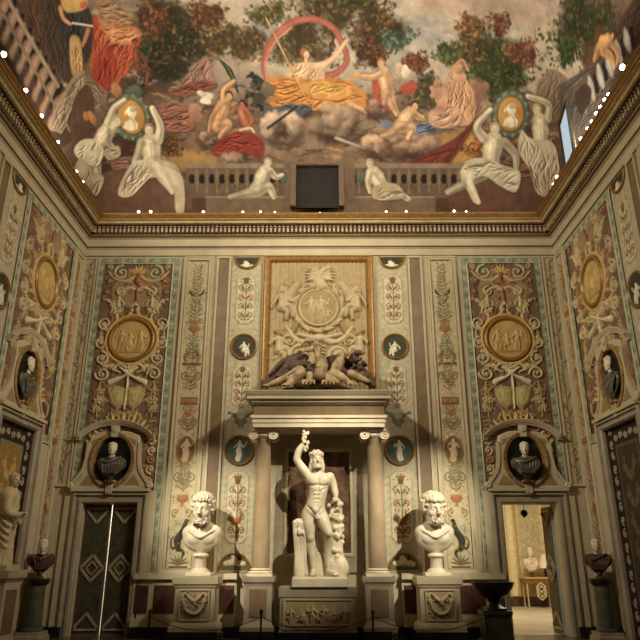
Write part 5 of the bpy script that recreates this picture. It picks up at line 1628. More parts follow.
# ------------------------------------------------------------------ door surrounds and overdoors with a bust in an oval niche
def door_surround(M, c, hw, top, label, cas=.26, breccia=False):
    t = thing('door_surround', label, 'door frame', M(c, 0, 0), 'marble door surrounds')
    pr = [(-cas, .0), (-cas, .09), (-cas*.84, .12), (-cas*.70, .12), (-cas*.66, .07), (-cas*.38, .07), (-cas*.34, .10), (-.03, .10), (0, .06), (0, .0)]
    m = MB()
    rings = []
    for o, h in pr:
        rings.append([M(c-hw+o, .0, h), M(c-hw+o, top-o, h), M(c+hw-o, top-o, h), M(c+hw-o, .0, h)])
    m.loops(rings, closed=False)
    m.build('architrave', M_GREY, t)
    for a_ in (c-hw-cas-.16, c+hw+cas): MB().wbox(M, a_, a_+.16, 0, top+cas+.02, 0, .06).build('outer_strip', M_CREAM, t)
    m = MB()
    m.wbox(M, c-hw-cas-.02, c+hw+cas+.02, top+cas, top+cas+.06, 0, .16)
    m.build('lintel_ledge', M_CREAM, t)
    return t

def overdoor(M0, c, zb, s, label, dep=.7):
    M = lambda a, b, h=0.0: M0(a, b, h*dep)
    t = thing('overdoor', label, 'overdoor', M(c, zb, 0), 'overdoors with an oval niche')
    cz = zb+.655*s; ra, rb = .43*s, .53*s
    half = [(.0, 1.30), (.30, 1.30), (.56, 1.20), (.585, .95), (.585, .72), (.62, .48), (.70, .27), (.84, .13), (.86, .0)]
    out = [(c+x*s, zb+y*s) for x, y in half]+[(c-x*s, zb+y*s) for x, y in half[::-1][:-1]]
    # resample outline by angle from the niche centre
    O = np.array(out+[out[0]])
    seg = np.concatenate([[0], np.cumsum(np.linalg.norm(np.diff(O, axis=0), axis=1))])
    u = np.linspace(0, seg[-1], 97)[:-1]
    OX = np.stack([np.interp(u, seg, O[:, 0]), np.interp(u, seg, O[:, 1])], 1)
    an = np.arctan2((OX[:, 1]-cz)/rb, (OX[:, 0]-c)/ra)
    ring = lambda k: [(c+(ra*k)*math.cos(a), cz+(rb*k)*math.sin(a)) for a in an]
    m = MB()
    m.loops([[M(x, y, 0) for x, y in OX], [M(x, y, .13) for x, y in OX], [M(x+(c-x)*.04, y+(cz-y)*.04, .16) for x, y in OX], [M(x, y, .16) for x, y in ring(1.16)], [M(x, y, .13) for x, y in ring(1.13)]])
    m.build('overdoor_body', M_CREAM, t)
    m = MB(); m.oval(M, c, cz, ra*1.20, rb*1.18, [(0, .13), (0, .21), (.02*s, .24), (.04*s, .235), (.095*s, .20), (.10*s, .17), (.105*s, .005)], 56)
    m.build('oval_frame', mat('ochre marble rim', (166, 136, 84), .4, (112, 78, 48), 14.0), t, True)
    m = MB(); m.disc(M, c, cz, ra*1.05, rb*1.04, .008); m.build('niche_back', M_BLACK, t)
    # arched cornice
    m = MB()
    P = [(-.90, 1.10), (-.80, 1.10)]+[(.80*math.sin(x)/math.sin(1.0), 1.12+.33*(math.cos(x)-math.cos(1.0))/(1-math.cos(1.0))) for x in np.linspace(-1.0, 1.0, 27)]+[(.80, 1.10), (.90, 1.10)]
    P = [(c+x*s, zb+y*s) for x, y in P]
    m.strip(M, P, [(0, .0), (0, .16), (.04*s, .18), (.045*s, .21), (.075*s, .23), (.10*s, .26), (.12*s, .26), (.12*s, .0)])
    m.build('arched_cornice', M_CREAM, t)
    m = MB(); k = MB()
    m.prism(M, [(c-.07*s, zb+1.16*s), (c+.07*s, zb+1.16*s), (c+.09*s, zb+1.42*s), (c-.09*s, zb+1.42*s)], .1, .27)
    m.oval(M, c, zb+1.34*s, .08*s, .08*s, [(0, .2), (0, .29), (.04*s, .31), (.079*s, .30)], 18)
    m.build('keystone', M_CREAM, t)
    mo = mat('ochre stucco', (160, 132, 88), .6)
    for x in (-1, 1):
        MB().prism(M, [(c+x*.30*s, zb+.10*s), (c+x*.66*s, zb+.10*s), (c+x*.52*s, zb+.33*s)], .15, .175).build('spandrel_panel', mo, t)
        MB().prism(M, [(c+x*.22*s, zb+1.20*s), (c+x*.50*s, zb+1.10*s), (c+x*.50*s, zb+.98*s)], .15, .175).build('spandrel_panel', mo, t)
        k = MB()
        pp = catmull([(c+x*.58*s, zb+1.05*s), (c+x*.60*s, zb+.65*s), (c+x*.66*s, zb+.40*s), (c+x*.80*s, zb+.20*s), (c+x*.88*s, zb+.10*s)], 5)
        if x < 0: pp = pp[::-1]
        k.strip(M, pp, [(-.03*s, .0), (-.03*s, .20), (.03*s, .20), (.03*s, .0)])
        k.oval(M, c+x*.885*s, zb+.09*s, .075*s, .075*s, [(0, .0), (0, .21), (.03*s, .24), (.074*s, .22)], 18)
        k.build('volute', M_CREAM, t)
    k = MB(); k.prism(M, [(c-.06*s, zb-.10*s), (c+.06*s, zb-.10*s), (c+.11*s, zb+.20*s), (c-.11*s, zb+.20*s)], .05, .26)
    for i in (-1, 0, 1): k.prism(M, [(c+i*.05*s-.012, zb-.08*s), (c+i*.05*s+.012, zb-.08*s), (c+i*.06*s+.014, zb+.18*s), (c+i*.06*s-.014, zb+.18*s)], .25, .28)
    k.build('bracket', M_CREAM, t)
    return t, cz

DC = 4.65
door_surround(WB, -DC, .60, 2.68, 'grey marble surround of the closed double door')
door_surround(WB, DC, .60, 2.68, 'grey marble surround of the open bright doorway')
door_surround(WL, 2.15, .80, 4.05, 'tall grey marble door surround on the left side wall', .20)
door_surround(WR, 2.15, .80, 4.05, 'tall grey marble door surround on the right side wall', .20)
OV = [overdoor(WB, -DC-.03, 2.98, 1.0, 'cream overdoor with arched cornice and oval niche above the closed double door'),
      overdoor(WB, DC+.0, 2.98, 1.0, 'cream overdoor with arched cornice and oval niche above the open bright doorway'),
      overdoor(WL, 2.22, 4.29, 1.08, 'cream overdoor with oval niche on the left side wall', .5),
      overdoor(WR, 2.22, 4.29, 1.08, 'cream overdoor with oval niche on the right side wall', .5)]

# door leaves of the end wall: green marbled panels with pale chevrons
M_DGREEN = mat('green marbled paint', (82, 80, 58), .5, (56, 50, 38), 7.0, detail=8)
M_DFRAME = mat('brown door frame', (104, 88, 68), .5, (84, 70, 54), 6.0)
M_CHEV = mat('pale chevron paint', (170, 154, 124), .5)
def door_leaf(M, a0, a1, b1, h, parent_name, parts_rich=True):
    d = MB(); d.wbox(M, a0, a1, .003, b1, h-.05, h)
    o = d.build(parent_name, M_DFRAME)
    tag(o, kind='structure')
    ca = (a0+a1)/2; hw = (a1-a0)/2-.05
    g = MB(); g.wbox(M, ca-hw, ca+hw, .10, b1-.08, h-.01, h+.012); g.build('green_panel', M_DGREEN, o)
    c = MB()
    def bar(p, q, w=.05, hh=.035):
        p = np.array(p); q = np.array(q); n = (q-p)/np.linalg.norm(q-p); n = np.array([-n[1], n[0]])*w/2
        c.prism(M, [tuple(p-n), tuple(q-n), tuple(q+n), tuple(p+n)], h, h+hh)
    z0 = b1*.5
    for k in (1.0, .52):
        w_, v_ = hw*k, .27*k
        P = [(ca-w_, z0), (ca, z0+v_), (ca+w_, z0), (ca, z0-v_)]
        for i in range(4): bar(P[i], P[(i+1) % 4], .055 if k == 1 else .03)
    bar((ca-hw, b1-.12), (ca, b1-.40)); bar((ca+hw, b1-.12), (ca, b1-.40)); bar((ca-hw, .16), (ca, .44)); bar((ca+hw, .16), (ca, .44))
    bar((ca-hw, b1-.09), (ca+hw, b1-.09), .04); bar((ca-hw, .12), (ca+hw, .12), .04)
    c.build('chevron', M_CHEV, o)
    return o
WBI = lambda a, b, h=0.0: (a, .14-h, b)          # set back in the doorway
door_leaf(WBI, -DC-.597, -DC-.013, 2.677, .0, 'door_1')
door_leaf(WBI, -DC+.013, -DC+.597, 2.677, .0, 'door_2')
# open leaf of the right doorway, swung into the next room
ang = math.radians(87)
def WO(a, b, h=0.0):
    return (DC+.575-a*math.cos(ang)-h*math.sin(ang), .30+a*math.sin(ang)-h*math.cos(ang), b)
dl = door_leaf(WO, 0.0, .60, 2.64, .0, 'door_3')
ed = MB(); ed.wbox(WO, -.02, .0, .01, 2.64, -.05, .02); ed.build('door_edge', mat('daylight tint on door edge', (178, 186, 192), .4), dl)  # pale bluish colour stands in for outside light on the leaf's edge

# tall doors of the side walls: breccia band with a running scroll, golden arabesque panel
for M, s, nm in ((WL, -1, 'door_4'), (WR, 1, 'door_5')):
    d = MB(); d.wbox(M, 1.36, 2.94, .01, 4.04, -.40, -.06)
    o = tag(d.build(nm, M_BLACK), kind='structure')
    R = Relief(1.36, 2.94, .02, 4.04, .015, (50, 42, 36))
    R.keep = None
    for a in (1.49, 2.81):
        R.rect(a-.10, a+.10,   .1, 4.0, (40, 34, 32), .005)
        for i in range(16):
            R.scroll((a, .25+i*.25), .085, 1.2, PI/2 if i % 2 else -PI/2, 1 if i % 2 else -1, .02, (170, 160, 140), .02)
    for i in range(5): R.scroll((1.70+i*.225, 3.86), .075, 1.2, 0, 1 if i % 2 else -1, .02, (170, 160, 140), .02)
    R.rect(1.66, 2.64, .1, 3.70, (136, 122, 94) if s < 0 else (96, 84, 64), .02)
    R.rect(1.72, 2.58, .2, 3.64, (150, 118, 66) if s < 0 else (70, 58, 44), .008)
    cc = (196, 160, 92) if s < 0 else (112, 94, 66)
    for i in range(6):
        for x in (-1, 1):
            R.acanthus((2.15, .4+i*.52), PI/2-x*.8, .5, cc, .02, x); R.scroll((2.15+x*.2, .65+i*.52), .1, 1.3, 0, x, .02, cc, .02)
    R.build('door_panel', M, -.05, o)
    j = MB(); j.wbox(M, 1.352, 1.36, 0, 4.04, -.06, 0); j.wbox(M, 2.94, 2.948, 0, 4.04, -.06, 0); j.wbox(M, 1.352, 2.948, 4.04, 4.048, -.06, 0)
    j.build('door_jamb', M_PURPLE, o)

# ------------------------------------------------------------------ the columned niche (aedicule)
t = thing('columned_niche', 'marble niche with two pink columns under a heavy cornice', 'niche', (0, -.7, 0))
CX, CYc = 1.205, -.70
m = MB()
m.stack(0, -.55, [(4.20, 1.42, .50), (4.29, 1.42, .50), (4.295, 1.44, .52), (4.38, 1.44, .52), (4.39, 1.47, .55), (4.45, 1.47, .55)])
m.build('architrave', M_WHITE, t)
m = MB(); m.stack(0, -.55, [(4.45, 1.42, .50), (4.68, 1.42, .50)]); m.build('frieze', M_MAUVE, t)
m = MB()
def course(z0, z1, o0, o1):
    m.loops([[(-1.42-o, -.04, z), (-1.42-o, -1.05-o, z), (1.42+o, -1.05-o, z), (1.42+o, -.04, z)] for o, z in ((-.05, z0), (o0, z0), (o1, z1), (-.05, z1))], closed=True)
course(4.68, 4.715, .025, .04); course(4.715, 4.775, .045, .045); course(4.775, 4.795, .08, .13); course(4.795, 4.865, .14, .14); course(4.865, 4.885, .15, .16); course(4.885, 4.95, .165, .20); course(4.95, 4.97, .205, .205)
for i in range(47):
    x = -1.43+2.86*i/46
    m.box(x-.018, x+.018, -1.135, -1.08, 4.722, 4.772)
m.build('cornice', M_CREAM, t)
m = MB(); m.box(-1.42, 1.42, -.545, -.04, 4.97, 5.03); m.build('blocking_course', M_MAUVE, t)
for s in (-1, 1):
    m = MB(); m.lathe(s*CX, CYc, [(.178+.0, 1.34), (.186, 1.38), (.18, 1.7), (.176, 2.2), (.166, 3.0), (.15, 3.93), (.165, 3.95), (.165, 3.98)], 36)
    sh = m.build('column', M_PINK, t, True)
    m = MB(); m.box(s*CX-.25, s*CX+.25, CYc-.25, CYc+.25, 1.20, 1.255)
    m.lathe(s*CX, CYc, [(.235, 1.255), (.25, 1.275), (.235, 1.295), (.20, 1.30), (.195, 1.315), (.22, 1.325), (.215, 1.34), (.185, 1.35)], 36)
    m.build('column_base', M_WHITE, sh, True)
    m = MB()
    m.lathe(s*CX, CYc, [(.15, 3.98), (.20, 4.02), (.22, 4.05), (.20, 4.08)], 30)
    m.stack(s*CX, CYc, [(4.08, .20, .20), (4.13, .21, .21), (4.135, .25, .24), (4.20, .25, .24)])
    for x in (-1, 1):
        for yy in (-.20, .14):
            rg = []
            for rr, dy in ((.02, -.03), (.06, -.035), (.065, -.02), (.085, -.02), (.10, -.03), (.11, 0), (.11, .06)):
                rg.append([(s*CX+x*.215+rr*math.cos(a), CYc+yy+dy, 4.055+rr*math.sin(a)) for a in np.linspace(0, 2*PI, 21)[:-1]])
            m.loops(rg)
    m.build('column_capital', M_WHITE, sh, True)
    m = MB()
    m.stack(s*1.215, -.66, [(.0, .34, .36), (.20, .34, .36)]); 
    m.build('pedestal_plinth', M_BLACK, t)
    m = MB()
    m.stack(s*1.215, -.66, [(.20, .335, .355), (.27, .335, .355), (.31, .30, .325), (.37, .275, .30), (1.02, .275, .30), (1.06, .29, .31), (1.10, .32, .335), (1.20, .325, .34)])
    pd = m.build('pedestal', M_GREY, t)
    m = MB(); m.box(s*1.215-.17, s*1.215+.17, -.975, -.955, .45, .96); m.build('porphyry_panel', M_MAUVE, pd)
m = MB()
for x0, x1 in ((-1.15, -.75), (.72, 1.15)):
    m.box(x0, x1, -.10, -.01, 1.25, 4.2)
m.box(-.75, .72, -.10, -.01, 3.86, 4.2); m.box(-.75, .72, -.10, -.01, 1.25, 1.60)
m.build('niche_wall', M_GREY, t)
m = MB(); m.box(-.75, .72, -.06, -.015, 1.60, 3.86); m.build('breccia_panel', M_BRECCIA, t)
m = MB(); m.frame(WB, -.75, .72, 1.60, 3.86, [(-.02, .10), (-.02, .125), (.03, .125), (.05, .06)]); m.build('panel_moulding', M_CREAM, t)

def relief_slab(M, a0, a1, b0, b1, h0, name, parent, seed, people=6, tone=(172, 152, 114), up=.06, fig=(198, 180, 144), wreath=False):
    R = Relief(a0, a1, b0, b1, .011, tone)
    q = random.Random(seed)
    W, H = a1-a0, b1-b0
    if wreath:
        for k in range(26):
            a = PI+PI*k/25
            for rr in (.40, .32):
                R.leaf((a0+W/2+rr*W*math.cos(a), b0+H*.60+rr*1.15*H*math.sin(a)), a+PI/2+(.6 if rr > .35 else -.6), .09, .022, fig if k % 2 else (182, 162, 124), up*q.uniform(.7, 1.1), .5)
            if k % 2: R.ell((a0+W/2+.36*W*math.cos(a), b0+H*.60+.41*H*math.sin(a)), .026, .026, fig, up*1.25)
        for k in range(16): R.acanthus((q.uniform(a0+.06, a1-.06), q.uniform(b0+.05, b1-.08)), q.uniform(0, 6.3), .13, (184, 165, 128), up*.5, q.choice((-1, 1)), 3)
        for s in (-1, 1):
            R.flower((a0+W*(.5+s*.40), b0+H*.66), .05, fig, up); R.chain([(a0+W*(.5+s*.40), b0+H*.70), (a0+W*(.5+s*.42), b0+H*.82), (a0+W*(.5+s*.34), b0+H*.92)], [.02, .025, .01], fig, up*.8)
        R.person((a0+W*.5, b0+H*.42), H*.42, fig, up*1.2, seed, True, tone)
        for s in (-1, 1): R.leaf((a0+W*.5, b0+H*.62), PI/2-s*1.0, .22, .04, fig, up, s*.4)
    else:
        for i in range(people):
            R.person((a0+W*(.09+.82*i/(people-1)), b0+H*.08), H*q.uniform(.62, .82), fig, up, seed+i, i % 3 == 1, (182, 162, 124), 1 if i % 2 else -1)
        for i in range(14): R.acanthus((q.uniform(a0+.1, a1-.1), b0+H*q.uniform(.1, .35)), q.uniform(.4, 2.7), .16, fig, up*.8, q.choice((-1, 1)), 3)
        R.rect(a0+.02, a1-.02, b0+.01, b0+.045, (176, 150, 104), up*.7)
    R.mottle(.1, .2, seed)
    return R.build(name, M, h0, parent, M_STUCCO)

# pedestal under the statue
t = thing('statue_pedestal', 'broad marble pedestal with a carved relief front under the central statue', 'pedestal', (0, -.85, 0))
m = MB(); m.stack(-.02, -.78, [(0, .80, .42), (.20, .80, .42)]); m.build('plinth', M_BLACK, t)
m = MB(); m.stack(-.02, -.78, [(.20, .76, .39), (.24, .745, .38), (.82, .745, .38), (.83, .77, .40), (1.01, .77, .40)]); m.build('block', M_GREY, t)
m = MB(); m.frame(lambda a, b, h: (a, -1.16-h, b), -.70, .66, .25, .80, [(0, 0), (0, .03), (.03, .03), (.05, .0)]); m.build('relief_frame', M_CREAM, t)
relief_slab(lambda a, b, h: (a, -1.165-h, b), -.655, .615, .295, .755, .002, 'relief', t, 90, 6)

# ------------------------------------------------------------------ the central statue
def sp(px, py, dy=0.0):
    p = pY(px, py, -.88)
    return np.array([p[0], -.88+dy, p[2]])
t = thing('statue', 'white marble nude statue raising a bunch of grapes in the central niche', 'statue', (0, -.88, 1.01))
c = Clay((-.75, -1.30, 1.16), (.72, -.45, 4.22), .0135)
k = .03
ch, pel = sp(318.5, 483, -.02), sp(315, 511)
c.ell(ch, (.225, .155, .25), k); c.ell(sp(312.5, 480, -.03), (.14, .14, .13), .05); c.ell(sp(324.5, 480.5, -.03), (.14, .14, .13), .05)
c.ell(sp(313.5, 482, -.12), (.10, .055, .075), .03); c.ell(sp(323.5, 482.5, -.12), (.10, .055, .075), .03)
c.chain([sp(318.5, 487), sp(317.5, 496, .0), sp(315.5, 505), pel], [.18, .165, .172, .19], .05)
for i, y in enumerate((491, 495, 499.5)):
    for x in (-2.2, 2.2): c.ell(sp(317.5+x-.25*i, y, -.145), (.05, .03, .04), .025)
c.ell(sp(310, 511, .01), (.13, .15, .15), .05); c.ell(sp(319, 512.5, .0), (.13, .15, .15), .05); c.ell(sp(312, 511, .1), (.13, .11, .14), .05); c.ell(sp(318, 512, .1), (.13, .11, .14), .05)
c.chain([sp(314, 508, -.13), sp(315.5, 511, -.16), sp(317, 513, -.15)], [.04, .05, .03], .04)
c.ell(sp(317.2, 518, -.17), (.05, .05, .045), .02); c.cap(sp(317.2, 516, -.20), sp(317.4, 519.5, -.20), .022, .02, .01)
# carved lines: under the chest, down the middle, ribs and groin
c.chain([sp(309, 485.5, -.12), sp(313.5, 486.6, -.175), sp(318.3, 485.6, -.175), sp(323.5, 486.8, -.175), sp(328, 485.6, -.12)], [.014, .02, .018, .02, .014], .02, sub=True)
c.chain([sp(318.6, 478, -.175), sp(318.4, 486, -.18), sp(317.2, 500, -.185)], [.013, .016, .014], .02, sub=True)
for x in (-1, 1):
    c.chain([sp(318+x*8.5, 488, -.13), sp(317+x*5, 491.5, -.17), sp(317+x*4.2, 497, -.175)], [.012, .016, .012], .02, sub=True)
    c.chain([sp(315.5+x*7.8, 506.5, -.13), sp(316+x*4.5, 510.5, -.18), sp(316.6+x*1.8, 514, -.19)], [.013, .018, .014], .02, sub=True)
for y in (491.8, 495.8, 500): c.chain([sp(314, y, -.18), sp(317.6, y+.3, -.19), sp(321, y, -.18)], [.008, .012, .008], .015, sub=True)
c.ell(sp(316.6, 503.5, -.20), (.016, .02, .02), .01, sub=True)
# standing leg
c.chain([sp(308.5, 514, 0), sp(308.8, 525, -.04), sp(310.3, 536, -.05)], [.145, .125, .088], k); c.ell(sp(310.5, 538, -.09), (.065, .06, .075), .03)
c.chain([sp(310.5, 538, -.03), sp(310.8, 546, .02), sp(312.5, 557, .01), sp(313.5, 569, .0)], [.082, .096, .066, .05], k)
c.chain([sp(313.6, 571.5, .04), sp(313.2, 573, -.06), sp(312.8, 574.2, -.19)], [.055, .052, .04], .03)
for i in range(5): c.cap(sp(310.8+1.05*i, 574.2, -.17+.012*abs(i-3)), sp(310.6+1.1*i, 575, -.225+.02*i), .019, .016, .012)
# bent leg, knee forward
c.chain([sp(320.5, 515, 0), sp(324.3, 524, -.08), sp(328.3, 533, -.14)], [.14, .122, .09], k); c.ell(sp(328.8, 534, -.18), (.065, .06, .07), .03)
c.chain([sp(328.5, 535, -.12), sp(328.5, 544, -.02), sp(328.0, 556, .0), sp(328.4, 567.5, .0)], [.082, .092, .064, .05], k)
c.chain([sp(328.4, 570.5, .03), sp(331.5, 572.5, -.06), sp(336, 573.8, -.16)], [.055, .052, .04], .03)
for i in range(5): c.cap(sp(333.8+1.0*i, 573.8, -.15+.01*i), sp(334.6+1.15*i, 574.8, -.21+.02*i), .019, .016, .012)
# raised arm with grapes
c.ell(sp(307.8, 475.5, .0), (.10, .09, .09), .05)
c.chain([sp(307.5, 475, 0), sp(302, 468, -.02), sp(296.6, 459.5, -.04)], [.095, .085, .066], k)
c.chain([sp(296.6, 459.5, -.04), sp(298.8, 451.5, -.06), sp(303.6, 444, -.07)], [.068, .064, .042], k)
c.ell(sp(304.6, 441.6, -.08), (.045, .035, .06), .02)
for i in range(4): c.chain([sp(303.4+.8*i, 440, -.10), sp(303.8+.85*i, 437.6, -.12), sp(304.8+.55*i, 436.4, -.09)], [.018, .016, .013], .008)
c.chain([sp(303.2, 442, -.10), sp(302.4, 439.6, -.12), sp(303.8, 437.8, -.13)], [.02, .017, .013], .01)
# lowered arm resting on the trunk
c.ell(sp(329.6, 476.5, .0), (.10, .09, .09), .05)
c.chain([sp(330, 477.5, 0), sp(332.5, 483, .02), sp(334.6, 489.5, .0)], [.09, .08, .062], k)
c.chain([sp(334.6, 489.5, 0), sp(335.4, 493, -.05), sp(335.8, 496.5, -.10)], [.064, .056, .038], k)
c.ell(sp(335.8, 498.2, -.12), (.05, .035, .055), .02)
for i in range(4): c.chain([sp(334.4+.95*i, 499.2, -.135), sp(334.3+1.0*i, 501.2, -.15), sp(334.6+.95*i, 502.8, -.135)], [.018, .016, .013], .008)
c.chain([sp(333.8, 498.4, -.13), sp(333.0, 500, -.14), sp(333.4, 501.6, -.14)], [.019, .016, .012], .01)
# neck and head
c.cap(sp(317.5, 473, .0), sp(316.8, 466, -.04), .095, .085, .05)
chin = sp(316.6, 468.2, -.06)
add_head(c, chin, .375, yaw=.22, hair='wreath', beard=2, seed=5, neck=False)
for s in (-1, 1):
    c.chain([sp(316.8+s*4.6, 461, -.04), sp(316.8+s*5.6, 467, -.05), sp(317+s*5.0, 473, -.06)], [.045, .05, .03], .02)
c.build('body', M_WHITE, t)
c = Clay((-.45, -1.15, 3.55), (-.12, -.75, 4.26), .0125)
for i in range(34):
    z = rng.uniform(0, 1); a = rng.uniform(0, 6.3); rr = .075*(1-.6*z)
    q_ = sp(305.6, 441+11*z, -.06)
    c.ell(q_+np.array([rr*math.cos(a), rr*.8*math.sin(a)-.02, 0]), .027, .006)
for i in range(10):
    a = rng.uniform(0, 6.3); q_ = sp(305.8, 434.5, -.08)
    c.ell(q_+np.array([.05*math.cos(a), .04*math.sin(a), rng.uniform(-.05, .06)]), (.035, .03, .03), .01)
c.build('grapes', M_WHITE, t)
c = Clay((-.72, -1.2, 1.16), (.72, -.45, 3.3), .0165)
c.chain([sp(336.5, 573, .1), sp(336, 555, .12), sp(335.8, 535, .12), sp(335.8, 515, .10), sp(336.2, 502, .04)], [.22, .14, .13, .125, .10], .05)
for i in range(46):
    z = rng.uniform(0, 1); a = rng.uniform(-2.4, .2)
    q_ = sp(335.8, 573-72*z, .08)
    c.ell(q_+np.array([.14*math.cos(a), .13*math.sin(a), 0]), (.045, .045, .05), .02)
for i in range(12): c.ell(sp(333+rng.uniform(-4, 5), 503+rng.uniform(-3, 18), -.02), (.05, .045, .05), .015, sub=bool(i % 3 == 0))
c.ell(sp(341, 568, .05), (.16, .18, .22), .05)
c.chain([sp(300, 574, .06), sp(299.6, 555, .06), sp(299, 540, .06), sp(298.6, 526, .04)], [.13, .09, .085, .08], .04)
c.ell(sp(298.5, 522.5, -.02), (.105, .10, .085), .03); c.ell(sp(294.8, 523, -.07), (.045, .06, .06), .02); c.ell(sp(302.3, 524, -.06), (.05, .06, .07), .02)
for x0, x1, x2 in ((294.6, 295.2, 296.4), (297.2, 297.0, 299.6), (300.0, 301.2, 302.2), (302.8, 304.2, 305.6)):
    c.chain([sp(x0, 524, -.08), sp(x1, 533, -.07), sp((x1+x2)/2, 548, -.02), sp(x2, 573, -.02)], [.034, .045, .035, .03], .010)
for x0, x1 in ((296, 296.4), (298.8, 299.6), (301.6, 303)):
    c.chain([sp(x0, 528, -.115), sp(x1, 545, -.10), sp(x1+.8, 570, -.08)], [.014, .026, .02], .01, sub=True)
for i in range(7): c.ell(sp(296+rng.uniform(0, 7), 528+rng.uniform(0, 9), -.11), (.03, .03, .05), .01, sub=bool(i % 2))
for x in (305.5, 308.5, 316.5, 320): c.chain([sp(x, 535, .17), sp(x+.6, 555, .16), sp(x+1, 574, .14)], [.05, .06, .07], .015)
c.build('tree_trunk', M_WHITE, t)
m = MB(); v0 = len(m.v)
m.stack(.02, -.86, [(1.01, .55, .36), (1.02, .555, .365), (1.16, .55, .36), (1.20, .53, .34)]); m.build('plinth', M_WHITE, t)

# ------------------------------------------------------------------ colossal busts and their pedestals
def bust_pedestal(cx, label, seed):
    t = thing('bust_pedestal', label, 'pedestal', (cx, -.80, 0), 'carved pedestals under the colossal busts')
    cy = -.76
    m = MB(); m.stack(cx, cy, [(0, .50, .36), (.20, .50, .36)]); m.build('plinth', M_BLACK, t)
    m = MB()
    m.stack(cx, cy, [(.20, .475, .345), (.28, .475, .345), (.33, .445, .32), (.37, .40, .29), (.98, .395, .28), (1.0, .42, .30), (1.04, .43, .31), (1.06, .455, .33), (1.20, .455, .33)])
    m.build('block', M_CREAM, t)
    relief_slab(lambda a, b, h: (a, cy-.285-h, b), cx-.27, cx+.27, .42, .93, .012, 'carved_relief', t, seed, wreath=True, up=.055)
    m = MB(); m.frame(lambda a, b, h: (a, cy-.285-h, b), cx-.30, cx+.30, .39, .96, [(0, -.01), (0, .03), (.02, .03), (.035, 0)]); m.build('relief_frame', M_CREAM, t)

def colossal_bust(cx, label, yaw, beard, seed, curl, zc):
    t = thing('colossal_bust', label, 'bust', (cx, -.80, 1.20), 'colossal white marble busts')
    s = .65
    o = np.array([cx, -.72, zc])
    c = Clay((cx-.52, -1.22, 1.58), (cx+.52, -.30, zc+s*1.14), .0125)
    add_head(c, o, s, yaw, .0, 'curls', beard, seed, True, curl)
    P = lambda x, y, z: o+s*np.array([x, y, z])
    # chest cut to a shield: full shoulders, rounded lower edge, raised neckline
    c.ell(P(0, .12, -.40), (.60*s, .25*s, .44*s), .05)
    for x in (-1, 1):
        c.ell(P(x*.43, .14, -.22), (.20*s, .20*s, .17*s), .08)
        c.cap(P(x*.12, .12, .0), P(x*.42, .14, -.16), .15*s, .13*s, .08)
        c.ell(P(x*.20, -.06, -.42), (.20*s, .10*s, .15*s), .06)
    c.chain([P(-.50, .02, -.10), P(-.34, -.10, -.20), P(-.14, -.165, -.33), P(0, -.18, -.38), P(.14, -.165, -.33), P(.34, -.10, -.20), P(.50, .02, -.10)], [.026, .03, .03, .03, .03, .03, .026], .012)
    c.cap(P(-.05, .0, .0), P(-.02, -.13, -.30), .03*s, .03*s, .03)
    c.box(P(0, .50, -.45), (.7*s, .20*s, .6*s), .02, .03, sub=True)
    for x in (-1, 1): c.box(P(x*.85, .1, -.45), (.19*s, .5*s, .6*s), .02, .04, rot=(0, x*.10, 0), sub=True)
    c.cap(P(0, .12, -.68), P(0, .12, -.86), .15*s, .135*s, .05)
    c.build('bust', M_WHITE, t)
    m = MB(); cy = -.64
    m.lathe(cx, cy, [(.115, zc-.86*s-.02), (.13, zc-.86*s), (.165, zc-.86*s-.03), (.17, zc-.86*s-.06), (.135, zc-.86*s-.08), (.115, zc-.86*s-.12), (.125, 1.36), (.20, 1.30), (.215, 1.27), (.215, 1.265)], 32)
    m.box(cx-.26, cx+.26, cy-.22, cy+.22, 1.20, 1.27, .01)
    m.build('socle', M_WHITE, t, True)
bust_pedestal(-2.46, 'cream marble pedestal with carved wreath under the left colossal bust', 101)
bust_pedestal(2.40, 'cream marble pedestal with carved wreath under the right colossal bust', 102)
colossal_bust(-2.46, 'colossal white bust with flat curls over the brow, left of the central statue', -.06, 1, 3, .070, 2.2)
colossal_bust(2.42, 'colossal white bust with thick tousled curls and full beard, right of the central statue', .20, 1, 8, .090, 2.2)

# ------------------------------------------------------------------ eagle and dragon on the cornice
def ep(px, py, dy=0.0):
    p = pY(px, py, -.62); return np.array([p[0], -.62+dy, p[2]+.0])
t = thing('beast_group', 'sculpted eagle and winged dragon of dark and pale stone on the niche cornice', 'sculpture', (0, -.6, 5.03))
c = Clay((-1.5, -1.2, 4.99), (1.45, -.12, 6.2), .0155)
c.ell(ep(313, 374, .05), (.24, .24, .26), .05); c.ell(ep(323, 373, .0), (.18, .2, .22), .05)
for i in range(30): c.ell(ep(306+13*rng.random(), 364+20*rng.random(), -.17), (.045, .04, .04), .008)
# left wing: rows of long feathers
for row, (n, d, w, L) in enumerate(((11, .06, .055, 1.0), (8, -.01, .06, .66), (5, -.07, .06, .40))):
    for i in range(n):
        f = i/(n-1)
        a0 = np.array(ep(305-1.5*f, 357+9*f, d)); a2 = np.array(ep(261+24*f, 387-1.2*f+(1-f)*0, d-.06)); a1 = np.array(ep(284+8*f, 361+15*f, d-.03))
        e = a0+(a2-a0)*L; mdl = a0+(a1-a0)*L*.95+(a2-a1)*0
        c.chain([a0, mdl, e], [w, w*1.0, w*.35], .006)
c.chain([ep(306, 357, .0), ep(296, 356.5, .0), ep(283, 362, -.02), ep(270, 375, -.05)], [.06, .075, .065, .04], .015)
# right wing behind the eagle
for row, (n, d, w, L) in enumerate(((9, .08, .055, 1.0), (6, .02, .055, .62))):
    for i in range(n):
        f = i/(n-1)
        a0 = np.array(ep(329+2*f, 358+8*f, d)); a2 = np.array(ep(352+20*f, 361+25*f, d-.03)); a1 = np.array(ep(340+8*f, 356+17*f, d))
        c.chain([a0, a0+(a1-a0)*L, a0+(a2-a0)*L], [w, w, w*.35], .006)
